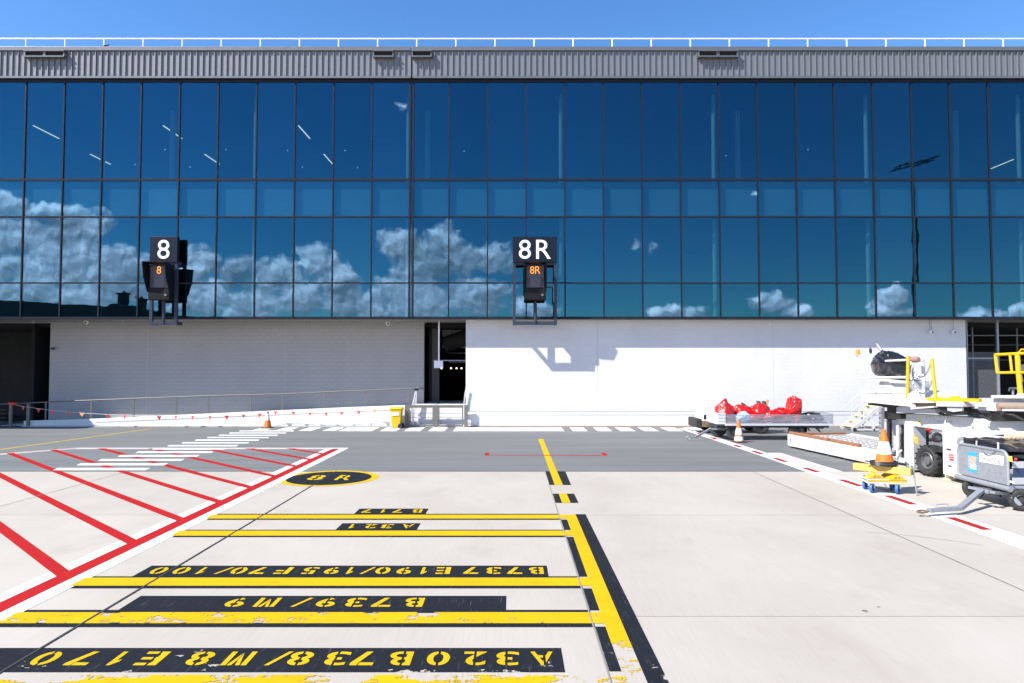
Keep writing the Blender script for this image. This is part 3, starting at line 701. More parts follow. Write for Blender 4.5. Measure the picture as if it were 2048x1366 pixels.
# ------------------------------------------------------------------ gate signs with docking displays
def gate_sign(label, cx, bw, text, led, pipe):
    yf = 32.85; t = thing('gate_sign', label, 'gate sign', (cx, yf, 4.9), 'gate signs on the glass front')
    zt, zm, z0 = 9.27, 8.02, 5.00; x0, x1 = cx-bw/2, cx+bw/2
    bo = MB().box(x0, x1, yf-.06, yf+.16, zm, zt).build('sign_board', M['signblack'], t, bevel=.01)
    lt = MB(); hh = .92; ws_ = [hh*glyph(c)[1]*1.0 for c in text]; gap = .26; tot = sum(ws_)+gap*(len(text)-1); u = cx-tot/2
    for c, w in zip(text, ws_): letters(lt, [(c, 0, 0, w, hh)], (u, yf-.063, zm+.17), (1, 0, 0), (0, 0, 1)); u += w+gap
    lt.build('numeral', M['signwhite'], bo)
    f = MB(); s_ = .14
    f.box(x0, x0+s_, yf, yf+.14, z0, zm); f.box(x1-s_, x1, yf, yf+.14, z0, zm)
    f.box(x0+s_, x1-s_, yf+.002, yf+.138, z0, z0+.17); f.box(x0+s_, x1-s_, yf+.004, yf+.136, zm-.12, zm-.004)
    for xx in (x0, x1-s_): f.box(xx+.002, xx+s_-.002, yf+.14, YG+.1, z0+.003, z0+.16); f.box(xx+.002, xx+s_-.002, yf+.14, YG-.02, zm-.12, zm+.05)
    f.build('frame', M['frame'], t)
    MB().tube((cx+.03, yf+.02, z0+.1), (cx+.03, yf+.02, 6.3), .07, 12).build('support_post', M['frame'], t, smooth=True)
    w2 = .51; d = MB().box(cx-w2, cx+w2, yf-.42, yf-.02, 6.17, 7.84); d.box(cx-w2+.02, cx+w2-.02, yf-.46, yf-.421, 6.19, 6.72)
    db = d.build('display_unit', M['black'], t)
    MB().box(cx-w2+.10, cx+w2-.10, yf-.435, yf-.423, 6.76, 7.80).build('screen', M['screen'], db)
    for xa_ in (cx-w2+.09, cx+w2-.26): MB().box(xa_, xa_+.17, yf-.445, yf-.437, 6.76, 7.26).build('screen_side', M['screendark'], db)
    hd = MB()
    for sx in (-1, 1): hd.prism([(cx+sx*w2, yf-.40, 7.86), (cx+sx*w2, yf-.98, 7.90), (cx+sx*w2, yf-.86, 7.25), (cx+sx*w2, yf-.48, 6.55), (cx+sx*w2, yf-.40, 6.55)], (sx*.03, 0, 0))
    hd.prism([(cx-w2-.03, yf-.40, 7.862), (cx-w2-.035, yf-.99, 7.902), (cx+w2+.035, yf-.99, 7.902), (cx+w2+.03, yf-.40, 7.862)], (0, 0, .03)); hd.build('hood', M['black'], db)
    lm = MB(); lm.lathe((cx+w2-.17, yf-.462, 6.40), (0, -1, 0), [(0, .06), (.03, .06), (.03, .04), (.02, 0)], 14); lm.build('lens', M['rimlight'], db, smooth=True)
    ln = MB(); hh = .34; ws_ = [hh*glyph(c)[1]*.9 for c in led]; tot = sum(ws_)+.05*(len(led)-1); u = cx-tot/2
    for c, w in zip(led, ws_): letters(ln, [(c, 0, 0, w, hh)], (u, yf-.450, 7.42), (1, 0, 0), (0, 0, 1), False, -.018); u += w+.05
    ln.build('led_numeral', M['led'], db)
    if pipe: MB().path([(cx+w2, yf-.2, 6.95), (x1-.2, yf-.1, 6.95), (x1-.16, yf-.06, 6.9), (x1-.16, yf-.06, 6.1)], .022, 8).build('conduit', M['galv'], t, smooth=True)
gate_sign('dark gate sign with a white 8 above a docking display', -16.83, 1.33, '8', '8', False)
gate_sign('wide dark gate sign with a white 8R above a docking display', 1.105, 2.13, '8R', '8R', True)

# ------------------------------------------------------------------ security cameras
def dome_cam(px, py, y, lab, rods, top):
    p = W(px, py, y); t = thing('security_camera', lab, 'security camera', p, 'security cameras under the soffit')
    MB().lathe(p, (0, 0, 1), [(-.10, 0), (-.09, .05), (-.03, .105), (.03, .115), (.08, .09), (.10, .04), (.10, 0)], 16).build('housing', M['camwhite'], t, smooth=True)
    MB().lathe((p.x+.02, p.y-.075, p.z-.01), (0, -1, -.2), [(0, .055), (.035, .04), (.05, 0)], 12).build('lens', M['camdark'], t, smooth=True)
    for dx in rods: MB().tube((p.x+dx, p.y, p.z+.08), (p.x+dx, p.y, top), .014, 6).build('drop_rod', M['galv'], t)
dome_cam(172, 645, 34.6, 'white dome camera under the soffit near the 8 sign', (0,), ZB-.1)
dome_cam(776, 647, 34.6, 'white dome camera under the soffit left of the dock doorway', (0,), ZB-.1)
dome_cam(1862, 664, 33.85, 'white dome camera on drop rods above the loader', (-.06, .02), ZB-.1)
dome_cam(1907, 664, 33.85, 'white dome camera on drop rod near the right end of the wall', (0,), ZB-.1)
p = W(109, 697, YL); t = thing('security_camera', 'small bullet camera fixed low on the shaded wall at the left', 'security camera', p, 'security cameras under the soffit')
MB().lathe((p.x, p.y, p.z), (0, -1, 0), [(0, .05), (.02, .05), (.02, .025), (.1, .025)], 12).build('bracket', M['camwhite'], t, smooth=True); MB().lathe((p.x, p.y-.1, p.z), (.2, -1, -.1), [(-.06, 0), (-.06, .07), (.14, .07), (.14, .045), (.12, 0)], 14).build('housing', M['camdark'], t, smooth=True)

# ------------------------------------------------------------------ ramp with handrail, bunting, gate
RP = thing('access_ramp', 'white concrete ramp rising to the dock beside the shaded wall', 'ramp', (-20, 34, 0))
def rtop(x): return .40+(x+20.6)/(20.6-5.35)*(1.07-.40)          # parapet top
pp = [(-24.2, 33.95, .03), (-5.3, 33.95, .03), (-5.3, 33.95, rtop(-5.3)), (-8.0, 33.95, rtop(-8)+.02), (-20.6, 33.95, rtop(-20.6)), (-24.2, 33.95, .30)]
MB().prism(pp, (0, .22, 0)).build('parapet', M['whiteconc'], RP, bevel=.015)
MB().prism([(-25.5, 34.18, .03), (-5.2, 34.18, .03), (-5.2, 34.18, .95), (-20.6, 34.18, .26), (-25.5, 34.18, .06)], (0, YL-34.18-.005, 0)).build('deck', M['greyconc'], RP)
cp = MB(); cp.bar((-20.6, 33.94, rtop(-20.6)-.16), (-5.4, 33.94, rtop(-5.4)-.20), .012, .012); cp.build('groove', mat('ramp_groove', (.45, .44, .42), .8), RP)
KB = MB().box(-24.2, -5.0, 33.84, 33.95, .004, .06).build('kerb', M['greyconc'], RP)
HR = thing('handrail', 'stainless steel handrail along the top of the white ramp', 'handrail', (-20, 34.1, .5))
def hz(px, py, y=34.06): return W(px, py, y)
rl = MB(); rl.path([hz(-60, 809), hz(20, 808), hz(96, 804), hz(270, 797), hz(417, 791.5), hz(565, 788), hz(700, 782), hz(838, 776.5)], .032, 10)
rl.path([hz(838, 776.5), hz(848, 776.5, 35.0)], .03, 8); rl.build('rail', M['steel'], HR, smooth=True)
for px in (92, 183, 268, 353, 417, 502, 565, 650, 733, 818):
    top = 804-(px-96)*(804-776.5)/(838-96); q = hz(px, top); zb_ = rtop(q.x)-.05 if q.x > -20.6 else .25
    MB().box(q.x-.032, q.x+.032, q.y-.02, q.y+.02, zb_, q.z-.01).build('post', M['steel'], HR)
for px in (22, 57):
    q = hz(px, 808, 33.9); MB().box(q.x-.07, q.x+.07, q.y-.04, q.y+.04, .03, q.z).build('gate_post', M['steel'], HR)
    MB().box(q.x-.13, q.x+.13, q.y-.1, q.y+.1, .004, .03).build('base_plate', M['steel'], HR)
for z in (.25, .45, .65, .85): MB().tube((-26.5, 33.9, z), (-25.05, 33.9, z), .012, 6).build('wire', M['steel'], HR)
# bunting
pts = [(22, 808), (47, 813), (77, 817), (106, 821), (136, 824), (164, 826), (215, 829), (250, 830), (286, 831), (318, 832), (352, 832), (386, 832), (420, 832), (453, 831), (487, 829), (520, 827), (552, 822), (587, 823), (620, 825), (652, 825), (683, 824), (717, 822), (750, 819), (790, 817)]
BU = thing('bunting', 'sagging string of small red pennants along the front of the ramp', 'bunting', W(400, 832, 33.6))
P3 = [W(px, py, 33.80 if i < 3 else 33.62) for i, (px, py) in enumerate(pts)]
MB().path(P3, .008, 5).build('cord', M['cord'], BU)
for i, q in enumerate(P3):
    if i in (0, 8): continue
    s_ = .11*(rnd.uniform(.8, 1.05) if i > 5 else 1); tw = rnd.uniform(-.5, .5); dx = V((math.cos(tw), math.sin(tw), 0)); lean = V((rnd.uniform(-.04, .04), rnd.uniform(-.05, .03), -rnd.uniform(.15, .22)))
    MB().prism([q-dx*s_, q+dx*s_, q+lean+dx*.006, q+lean-dx*.006], (0, .004, 0)).build('flag', M['flagorange'] if i in (5, 15, 22, 23) else M['flagred'], BU)
kn = MB().lathe(P3[0]+V((0, 0, .02)), (1, 0, -.1), [(-.16, 0), (-.1, .06), (.06, .07), (.2, .05), (.26, .08), (.32, 0)], 8).build('knot', M['flagred'], BU, smooth=True)
# dock gate
DG = thing('dock_gate', 'double stainless steel gate with wire rails in front of the dock doorway', 'gate', (-4, 33.75, 0))
yg = 33.72
def gx(px): return W(px, 830, yg).x
def gzz(py): return W(870, py, yg).z
for a, b_ in ((810, 815.5), (868, 872), (872.6, 876), (928.5, 935.5)): MB().box(gx(a), gx(b_), yg-.05, yg+.05, .01, gzz(810)).build('post', M['steel'], DG)
for k, (a, b_) in enumerate(((816.5, 867.5), (876.5, 926.5))):
    q = MB(); q.box(gx(a), gx(b_), yg-.03, yg+.03, gzz(815.5), gzz(810.2)); q.box(gx(a), gx(b_), yg-.028, yg+.028, gzz(852.5), gzz(849.5)); q.box(gx(a)+.001, gx(a)+.06, yg-.03, yg+.03, gzz(849.5), gzz(815.5)); q.box(gx(b_)-.06, gx(b_)-.001, yg-.03, yg+.03, gzz(849.5), gzz(815.5))
    gf = q.build('gate_leaf', M['steel'], DG)
    w_ = MB()
    for py in (826.3, 834.6, 843.2): w_.tube((gx(a)+.06, yg, gzz(py)), (gx(b_)-.06, yg, gzz(py)), .011, 6)
    w_.build('wire', mat('dark_wire', (.14, .13, .12), .5, .5), gf)
nt_ = MB().box(gx(831), gx(838), yg-.036, yg-.031, gzz(849), gzz(844)).build('notice', mat('grey_plate', (.20, .20, .21), .6), DG)
# white folding frame behind the gate, left, and strut at the right jamb
FS = thing('folding_frame', 'white tubular folding frame standing at the left side of the dock gate', 'frame', (gx(828), 33.85, 0))
yq = 33.86
for (a, b_) in (((832, 779), (824, 815)), ((833, 779), (832, 820)), ((831, 795), (828, 820)), ((818, 812), (832, 807)), ((824, 812), (826, 852)), ((828, 818), (827, 851))):
    MB().bar(W(*a, yq), W(*b_, yq+.03), .045, .045).build('tube', M['aluminium'], FS)
MB().obox(W(833, 779, yq), .09, .05, .05, (1, 0, 0), (0, 1, 0)).build('hinge', M['black'], FS)
FT = thing('door_strut', 'slim white strut leaning against the right side of the dock doorway', 'strut', (gx(930), 33.85, 0))
for (a, b_) in (((930.5, 783), (927.5, 812)), ((932, 776), (930, 795))): MB().bar(W(*a, yq), W(*b_, yq+.02), .05, .05).build('tube', M['aluminium'], FT)
# yellow wheelie bin
q = W(795, 853, 33.7); bx, by = q.x, 33.45
WB = thing('wheelie_bin', 'yellow wheelie bin with a white label beside the dock gate', 'bin', (bx, by, 0))
def frust(mb, cx, cy, w0, d0, w1, d1, z0, z1): return mb._hull8([(cx-w0/2, cy-d0/2, z0), (cx+w0/2, cy-d0/2, z0), (cx+w0/2, cy+d0/2, z0), (cx-w0/2, cy+d0/2, z0), (cx-w1/2, cy-d1/2, z1), (cx+w1/2, cy-d1/2, z1), (cx+w1/2, cy+d1/2, z1), (cx-w1/2, cy+d1/2, z1)])
b = frust(MB(), bx, by, .40, .42, .54, .56, .02, .92); b.build('body', M['binyellow'], WB, bevel=.03)
b = MB().box(bx-.35, bx+.31, by-.31, by+.31, .92, .955); frust(b, bx-.02, by, .62, .60, .5, .48, .956, 1.0); b.tube((bx+.30, by-.22, .93), (bx+.30, by+.22, .93), .03); b.build('lid', M['binyellow'], WB, bevel=.012)
MB().obox((bx-.03, by-.276, .70), .17, .004, .075, (1, 0, 0), (0, 1, -.08), (0, .08, 1)).build('label', M['stickerwhite'], WB)
for sy in (-.24, .24): wheel(WB, (bx+.21, by+sy, .115), (0, 1, 0), .115, .06, .5)
# canopy left of the picture: throws the shade over the left end of the ramp
CN = thing('side_canopy', 'flat grey canopy projecting over the road at the far left', 'canopy', (-40, 32, 5))
MB().box(-60, -25.4, 30.4, 33.2, 5.0, 5.5).build('roof', M['cladding'], CN)
for x in (-58, -48, -38, -28.5): MB().box(x, x+.25, 30.8, 31.05, 0, 5.0).build('post', M['frame'], CN)
# ------------------------------------------------------------------ cargo loader (its left side is a vertical plane turned 7 degrees)
LO = V((10.27, 25.2, 0)); LA = V((-.126, .992, 0)).normalized(); LB = V((LA.y, -LA.x, 0))
def LP(px, py, w=0.0):
    r = ray(px, py); t = (w+LO.dot(LB))/r.dot(LB); return V((r.x*t, r.y*t, H+r.z*t))
def lpr(mb, pxs, w0, w1): return mb.prism([LP(px, py, w0) for px, py in pxs], LB*(w1-w0))
def lbox(mb, v0, v1, w0, w1, z0, z1):
    c = LO+LA*(v0+v1)/2+LB*(w0+w1)/2; c.z = (z0+z1)/2
    return mb.obox(c, abs(v1-v0)/2, abs(w1-w0)/2, abs(z1-z0)/2, LA, LB)
def lpt(v, w, z): p = LO+LA*v+LB*w; p.z = z; return p
CL = thing('cargo_loader', 'white aircraft cargo loader with yellow rails and a lowered roller platform', 'cargo loader', (11.5, 19, 0))
WID = 2.55
# lowered platform: long white side, roller deck, brown edge
b = MB(); lbox(b, -5.0, .28, 0, .16, .07, .50); lbox(b, .12, .28, .16, WID, .07, .46); lbox(b, -5.0, .119, WID-.16, WID, .07, .50); lbox(b, -5.0, .11, .161, WID-.161, .20, .34)
pf = b.build('platform', M['gsewhite'], CL, bevel=.012)
b = MB()
for k in range(17): v = -.05-k*.29; b.tube(lpt(v, .22, .40), lpt(v, WID-.22, .40), .055, 10)
b.build('roller', M['roller'], pf, smooth=True)
b = MB()
for k in range(6): w = .45+k*.34; lbox(b, -4.9, .08, w-.03, w+.03, .40, .475)
b.build('guide_rail', M['roller'], pf)
b = MB(); lbox(b, -2.25, .20, .005, .13, .50, .60); lbox(b, -3.9, -2.4, .005, .13, .50, .59); b.build('bumper', M['brown'], pf, bevel=.01)
b = MB(); lbox(b, .13, .26, .3, WID-.3, .46, .54); b.build('end_bumper', M['brown'], pf, bevel=.01)
b = MB(); lbox(b, .02, .09, -.012, -.001, .27, .35); b.build('reflector', M['inkred'], pf)
b = MB()
for v in (-.9, -2.3, -3.2): c = lpt(v, .05, .06); b.lathe(c-LB*.04, LB, [(0, .055), (.1, .055)], 12)
b.build('skid_wheel', M['rimlight'], pf, smooth=True)
# lift masts: perforated post, black ram, grey posts
b = MB(); lpr(b, [(1757.5, 815), (1762.5, 815), (1762.5, 908), (1757.5, 908)], -.02, .08)
ms = b.build('mast', M['galv'], CL)
b = MB()
for py in range(826, 905, 10): b.lathe(LP(1760, py, -.022), -LB, [(0, .025), (.006, .025), (.006, 0)], 8)
b.build('mast_hole', M['void'], ms)
b = MB(); b.tube(LP(1779, 816, .5), LP(1779, 905, .5), .065, 12); b.build('hydraulic_ram', M['gsedark'], CL, smooth=True)
b = MB(); lpr(b, [(1774, 812), (1801, 812), (1801, 838), (1774, 838)], .25, .6); lpr(b, [(1762, 822), (1776, 824), (1776, 840), (1764, 836)], .4, .7); b.build('ram_mount', M['gsedark'], CL)
b = MB(); lpr(b, [(1792, 826), (1797.5, 826), (1797.5, 936), (1792, 934)], .42, .75); b.build('mast', M['gsegrey'], CL)
b = MB(); lpr(b, [(1787, 836), (1792, 836), (1792, 905), (1787, 904)], .9, 1.2); lpr(b, [(1764, 830), (1772, 832), (1772, 900), (1764, 898)], 1.4, 1.7); b.build('mast', M['gsegrey'], CL)
# front leg with dark opening
b = MB(); lpr(b, [(1808, 846), (1826, 850), (1828, 941), (1808, 937)], .40, .8); lpr(b, [(1797.6, 915), (1807.9, 917), (1807.9, 937), (1797.6, 935)], .41, .8); b.build('front_leg', M['gsegrey'], CL, bevel=.01)
b = MB(); lpr(b, [(1797.6, 850), (1807.9, 852), (1807.9, 916), (1797.6, 914)], .5, .8); b.build('inner_panel', M['gsedark'], CL)
b = MB(); b.path([LP(1790, 893, -.05), LP(1795, 896, -.08), LP(1796, 912, -.08), LP(1794, 919, -.05)], .03, 8); b.path([LP(1794, 918, -.05), LP(1799, 904, -.1), LP(1804, 900, -.05)], .03, 8); b.build('grab_handle', M['gsegrey'], CL, smooth=True)
# main side beam
b = MB(); lpr(b, [(1797, 827), (1846, 829), (1940, 834), (1968, 837), (1975, 842), (2062, 842), (2062, 871), (2012, 869), (1968, 870), (1922, 866), (1832, 853), (1797, 848)], .42, .75)
bm_ = b.build('side_beam', M['gsewhite'], CL, bevel=.015)
b = MB()
for k in range(9): b.lathe(LP(1846+k*7, 833.5+k*.2, .418), -LB, [(0, .018), (.012, .018), (.016, 0)], 8)
for k in range(6): b.lathe(LP(1876+k*5.5, 843.5+k*.1, .418), -LB, [(0, .02), (.012, .02), (.016, 0)], 8)
for (px, py) in ((1825, 832), (1830, 832), (1825, 836), (1830, 837), (1820, 856), (1820, 866)): b.lathe(LP(px, py, .418), -LB, [(0, .012), (.01, .012), (.012, 0)], 8)
b.build('rivet', M['roller'], bm_)
b = MB(); b.prism([LP(1838.2, 837, .416), LP(1834, 846.2, .416), LP(1841.8, 846.2, .416)], -LB*.006); wt = b.build('warning_sticker', M['inkyellow'], bm_)
b = MB(); b.prism([LP(1838.1, 840, .409), LP(1836.6, 844.6, .409), LP(1839.6, 844.6, .409)], -LB*.003); b.build('mark', M['inkblack'], wt)
b = MB(); b.prism([LP(1943, 854, .417), LP(1949, 854, .417), LP(1946, 860, .417)], -LB*.004); b.build('paint_chip', M['tugrust'], bm_)
b = MB(); lpr(b, [(1912, 862), (1968, 870), (1968, 873), (1912, 866)], .46, .7); b.build('beam_gap', M['gsedark'], CL)
# lower body behind the wheel: louvres, holes, stickers
body_px = [(1884, 858), (1900, 860), (1996, 874), (1996, 975), (1932, 962), (1886, 948)]
b = MB(); lpr(b, body_px, .25, 1.6); bd = b.build('body_panel', M['gsewhite'], CL, bevel=.02)
b = MB()
for k in range(11):
    py = 902+k*4.6; lpr(b, [(1924+k*.2, py), (1931, py+.6), (1931, py+2.8), (1924+k*.2, py+2.2)], .242, .249)
b.build('louvre', M['void'], bd)
def disc(mb, px, py, w, rv, rz, n=24, th=.006):
    c = LP(px, py, w); return mb.prism([c+LA*rv*math.cos(k*2*math.pi/n)+V((0, 0, rz*math.sin(k*2*math.pi/n))) for k in range(n)], -LB*th)
b = MB(); disc(b, 1928, 886, .249, .24, .16); b.build('round_opening', M['galv'], bd)
b = MB(); disc(b, 1929.5, 889, .242, .17, .10); b.build('opening_fitting', M['gsegrey'], bd)
b = MB(); disc(b, 1965.5, 885, .249, .10, .075); b.build('round_opening', M['tugrust'], bd)
b = MB(); disc(b, 1951.5, 877, .249, .03, .02); disc(b, 1952, 884, .249, .03, .05); b.build('keyhole', M['galv'], bd)
for i, q in enumerate((((1893, 896.5), (1902, 898), (1902, 901.5), (1893, 900)), ((1897, 930), (1902.5, 931), (1904, 934), (1895.5, 933)))): b = MB(); b.prism([LP(x, y, .248) for x, y in q], -LB*.004); b.build('nameplate', M['inkblack'], bd)
b = MB(); b.prism([LP(x, y, .248) for x, y in ((1898.5, 908), (1907, 909), (1907.5, 922), (1899, 921))], -LB*.004); sk = b.build('red_sticker', M['inkred'], bd)
b = MB(); b.prism([LP(x, y, .243) for x, y in ((1900, 911.5), (1905.5, 912), (1905.5, 913), (1900, 912.5))], -LB*.002); b.prism([LP(x, y, .243) for x, y in ((1900, 916), (1905.5, 916.6), (1905.5, 917.4), (1900, 916.8))], -LB*.002); b.build('sticker_line', M['stickerwhite'], sk)
b = MB(); c = LP(1898, 964, .45); c.z = 0
b.lathe(c, (0, 0, 1), [(.004, .0), (.004, .15), (.04, .15), (.05, .09), (.22, .085), (.22, 0)], 16); b.build('stabiliser_foot', mat('cream_paint', (.72, .62, .38), .5, 0, .3), CL, smooth=True)
# dark wheel bay, wheel, hook
b = MB(); lpr(b, [(1828, 862), (1846, 863), (1846, 892), (1884, 894), (1884, 940), (1828, 934)], .95, 1.0); lpr(b, [(1846, 893), (1884, 895), (1884, 905), (1846, 903)], .30, .9); b.build('wheel_bay', M['gsedark'], CL)
wc = LP(1862, 922, .45); wheel(CL, (wc.x, wc.y, .42), LB, .42, .34, .58, M['rimlight'], M['rubber'], 32, 18)
b = MB(); b.path([LP(1827, 868, .3), LP(1830, 877, .3), LP(1832.5, 888, .3), LP(1836, 888, .3), LP(1835, 878, .3), LP(1831.5, 875, .3)], .022, 8); b.build('yellow_hook', M['gseyellow'], CL, smooth=True)
b = MB(); lpr(b, [(1832, 858), (1848, 862), (1848, 895), (1834, 892)], .75, .9); b.build('tank', M['gsedark'], CL)
# bridge: white floor box, tray, underside gear
b = MB(); lpr(b, [(1721, 780), (1813, 782), (1820, 796), (1858, 802), (1873, 803), (1873, 806), (1823, 806), (1823, 814), (1793, 811), (1735, 805), (1723, 803)], 0, 1.5)
br = b.build('bridge_floor', M['gsewhite'], CL, bevel=.012)
b = MB()
for px in (1752, 1782): b.bar(LP(px, 783, -.006), LP(px, 804+(px-1740)*.08, -.006), .008, .006)
b.bar(LP(1724, 786, -.006), LP(1812, 787.5, -.006), .008, .006); b.build('panel_seam', M['gsedark'], br)
b = MB()
for px in (1728, 1748, 1757, 1778, 1788, 1806):
    for py in (789, 800): b.lathe(LP(px, py+(px-1724)*.03, -.003), -LB, [(0, .014), (.01, .014), (.012, 0)], 8)
b.build('bolt', M['rimlight'], br)
b = MB(); lpr(b, [(1736, 806), (1792, 811.5), (1792, 814), (1770, 815), (1758, 812), (1736, 810)], .12, 1.3); b.build('underside_gear', M['gsedark'], br)
b = MB(); lpr(b, [(1793, 812), (1823, 814.5), (1870, 818), (1870, 827), (1793, 826)], .2, .8); b.build('lower_rail', M['gsegrey'], br)
b = MB(); lpr(b, [(1823, 806.3), (1872, 806.5), (1872, 815.5), (1823, 815.5)], .1, .3); b.build('inner_channel', mat('brown_grease', (.16, .13, .09), .6, .2, .5), br)
b = MB(); lpr(b, [(1822, 815.6), (1868, 812), (1868, 815), (1824, 818)], 0, .09); lpr(b, [(1818, 808), (1824, 808), (1826, 818), (1822, 819)], -.03, .08); b.build('linkage', M['gsewhite'], br)
b = MB(); lpr(b, [(1872, 803), (1922, 803.5), (1925, 806), (1925, 814), (1872, 813)], 0, 1.2); ta = b.build('tank_cover', M['gsewhite'], CL, bevel=.015)
b = MB(); lpr(b, [(1874, 813.5), (1925, 814.2), (1926, 822), (1918, 828), (1904, 830), (1892, 828), (1884, 822)], .1, 1.0); b.build('cable_tray', M['gsedark'], ta)
b = MB(); lpr(b, [(1894, 814.6), (1925, 815), (1924, 822), (1906, 824), (1895, 821)], .05, .095); b.build('tank_side', M['gsegrey'], ta)
b = MB(); lpr(b, [(1926, 806), (1956, 806), (1956, 819), (1926, 816)], .35, 1.2); b.build('bridge_side', M['gsegrey'], CL)
b = MB(); disc(b, 1944.5, 811, .348, .055, .045); b.build('round_opening', M['void'], CL)
b = MB(); lpr(b, [(1926, 819), (1956, 820), (1956, 828), (1926, 826)], .3, 1.2); b.build('underside_gear', M['gsedark'], CL)
b = MB(); lpr(b, [(1956, 805.5), (1994, 806), (1994, 822.5), (1956, 820.5)], .3, .9); b.build('roller_box', M['gsewhite'], CL, bevel=.01)
b = MB(); lpr(b, [(1990.5, 806.5), (2003, 806), (2004.5, 821), (1993, 822.5)], .2, .5); b.build('end_cap', M['pad'], CL, bevel=.01)
b = MB(); b.tube(LP(2003, 812, .15), LP(2075, 813, .15), .085, 16); b.build('edge_roller', M['rollertube'], CL, smooth=True)
b = MB(); lpr(b, [(2004, 818), (2075, 819), (2075, 823), (2004, 822)], 0, .4); lpr(b, [(1958, 796), (2075, 797), (2075, 806), (1958, 805)], .35, 1.6); b.build('deck_frame', M['gsegrey'], CL)
b = MB(); lpr(b, [(1982, 790.5), (2075, 791), (2075, 797), (1982, 796)], .25, .7); b.build('deck_edge', M['gsewhite'], CL)
b = MB(); lpr(b, [(1972, 832), (1998, 823), (2062, 825), (2062, 842), (1985, 841)], .25, .9); b.build('underside_gear', M['gsedark'], CL)
b = MB()
for k in range(5): b.path([LP(1958+k*4, 821+k*.2, .05), LP(1964+k*4, 826, .02), LP(1970+k*3, 832, .1), LP(1974+k*1.5, 838, .3)], .016, 6)
for k in range(3): b.path([LP(2000+k*4, 824, .15), LP(2020+k*3, 829, .05), LP(2040+k*2, 838, .15), LP(2052, 843, .2)], .02, 6)
for k in range(4): b.path([LP(1800+k*5, 816, .35), LP(1806+k*6, 824+k, .33), LP(1822+k*7, 826-k, .34), LP(1846+k*4, 820, .4)], .014, 6)
for k in range(3): b.path([LP(1868, 820+k*2.2, .36), LP(1890, 829+k, .34), LP(1918, 828-k, .34), LP(1952, 824+k, .38)], .016, 6)
for k in range(3): b.path([LP(1800+k*2, 866, .48), LP(1803-k, 880, .44), LP(1801+k*2, 898, .46), LP(1804, 912, .5)], .013, 6)
b.build('hose', M['hose'], CL, smooth=True)
# yellow bar along the bridge
b = MB(); b.prism([LP(1852, 794.5, .03), LP(1958, 797.3, .03), LP(1958, 804.2, .03), LP(1852, 801.2, .03)], LB*.08); lpr(b, [(1898, 796), (1903, 792), (1912, 792), (1918, 796.5)], .035, .12); yb = b.build('yellow_bar', M['gseyellow'], CL)
# guard posts, chains, rails, padded roller
def post(px0, py0, px1, py1, w, r, nm, m): return MB().tube(LP(px0, py0, w), LP(px1, py1, w), r, 10).build(nm, m, CL, smooth=True)
post(1816.5, 712, 1814.5, 795, 0.02, .045, 'guard_post', M['gseyellow']); post(1863.5, 718, 1872, 803, 0.02, .045, 'guard_post', M['gseyellow'])
def chain(a, b_, sag, n):
    mb = MB(); prev = None
    for i in range(n):
        t = i/(n-1); p = a.lerp(b_, t)-V((0, 0, sag*4*t*(1-t)))
        t2 = (i+1)/(n-1); p2 = a.lerp(b_, t2)-V((0, 0, sag*4*t2*(1-t2))); d = (p2-p).normalized(); s_ = d.cross(V((LB if i % 2 else V((0, 0, 1))))).normalized()
        L_ = (p2-p).length*.62; mb.path([p+d*L_*math.cos(k*math.pi/4)+s_*.022*math.sin(k*math.pi/4) for k in range(8)], .007, 4, True)
    return mb.build('chain', M['chain'], CL)
chain(LP(1820, 722, .02), LP(1863, 724, .02), .42, 26); chain(LP(1821, 752, .02), LP(1866, 757, .02), .44, 26)
b = MB(); b.tube(LP(1772, 722, .15), LP(1815, 720, .02), .035, 10); b.tube(LP(1752, 755.5, .05), LP(1813, 754.5, .02), .04, 10); b.tube(LP(1814, 719, .6), LP(1848, 721, .6), .03, 10); b.path([LP(1826, 800, .6), LP(1826, 722, .6)], .03, 8)
b.path([LP(1846, 724, .4), LP(1847.5, 760, .4), LP(1847, 800, .4)], .045, 10); b.path([LP(1824, 757, .5), LP(1846, 758, .4)], .025, 8); b.path([LP(1824, 790, .5), LP(1846, 792, .4)], .025, 8); b.build('white_rail', M['gsewhite'], CL, smooth=True)
b = MB(); b.lathe(LP(1820, 719.5, .1), LP(1836, 719, .1)-LP(1820, 719.5, .1), [(0, 0), (0, .08), (.30, .08), (.34, .06), (.35, 0)], 16); b.build('padded_roller', M['pad'], CL, smooth=True)
# console under black cover, pedestal, logo
def blob(mb, pxs, w0, w1, nz, amp, seed, cols=18, rows=12):
    """cover draped over a console: outline ring inflated between two side planes with creases"""
    ring_ = [V(p) for p in pxs]; n = []
    for i in range(len(ring_)):
        a, b_ = ring_[i], ring_[(i+1) % len(ring_)]
        for k in range(5): n.append(a.lerp(b_, k/5))
    cx = sum((p for p in n), V((0, 0)))/len(n); rings = []
    W_ = [(.0, .0), (.02, .55), (.05, .80), (.12, .93), (.25, 1.0), (.5, 1.02), (.75, 1.0), (.88, .93), (.95, .80), (.98, .55), (1, 0)]
    for t, k in W_:
        w = w0+(w1-w0)*t; rr = []
        for p in n:
            q = cx+(p-cx)*k; P = LP(q.x, q.y, w)
            d = noise.noise(P*nz+V((seed, 0, 0)))*amp+noise.noise(V((P.x*nz*3, P.y*nz*3, P.z*nz*.8+seed)))*amp*.8
            dirv = (LP(p.x, p.y, w)-LP(cx.x, cx.y, w)).normalized()
            P = P+dirv*d*k+LB*d*.8*(-1 if t < .5 else 1)
            rr.append(mb.bm.verts.new(P))
        rings.append(rr)
    for a, b_ in zip(rings, rings[1:]):
        for k in range(len(n)): mb.bm.faces.new((a[k], a[(k+1) % len(n)], b_[(k+1) % len(n)], b_[k]))
    return mb
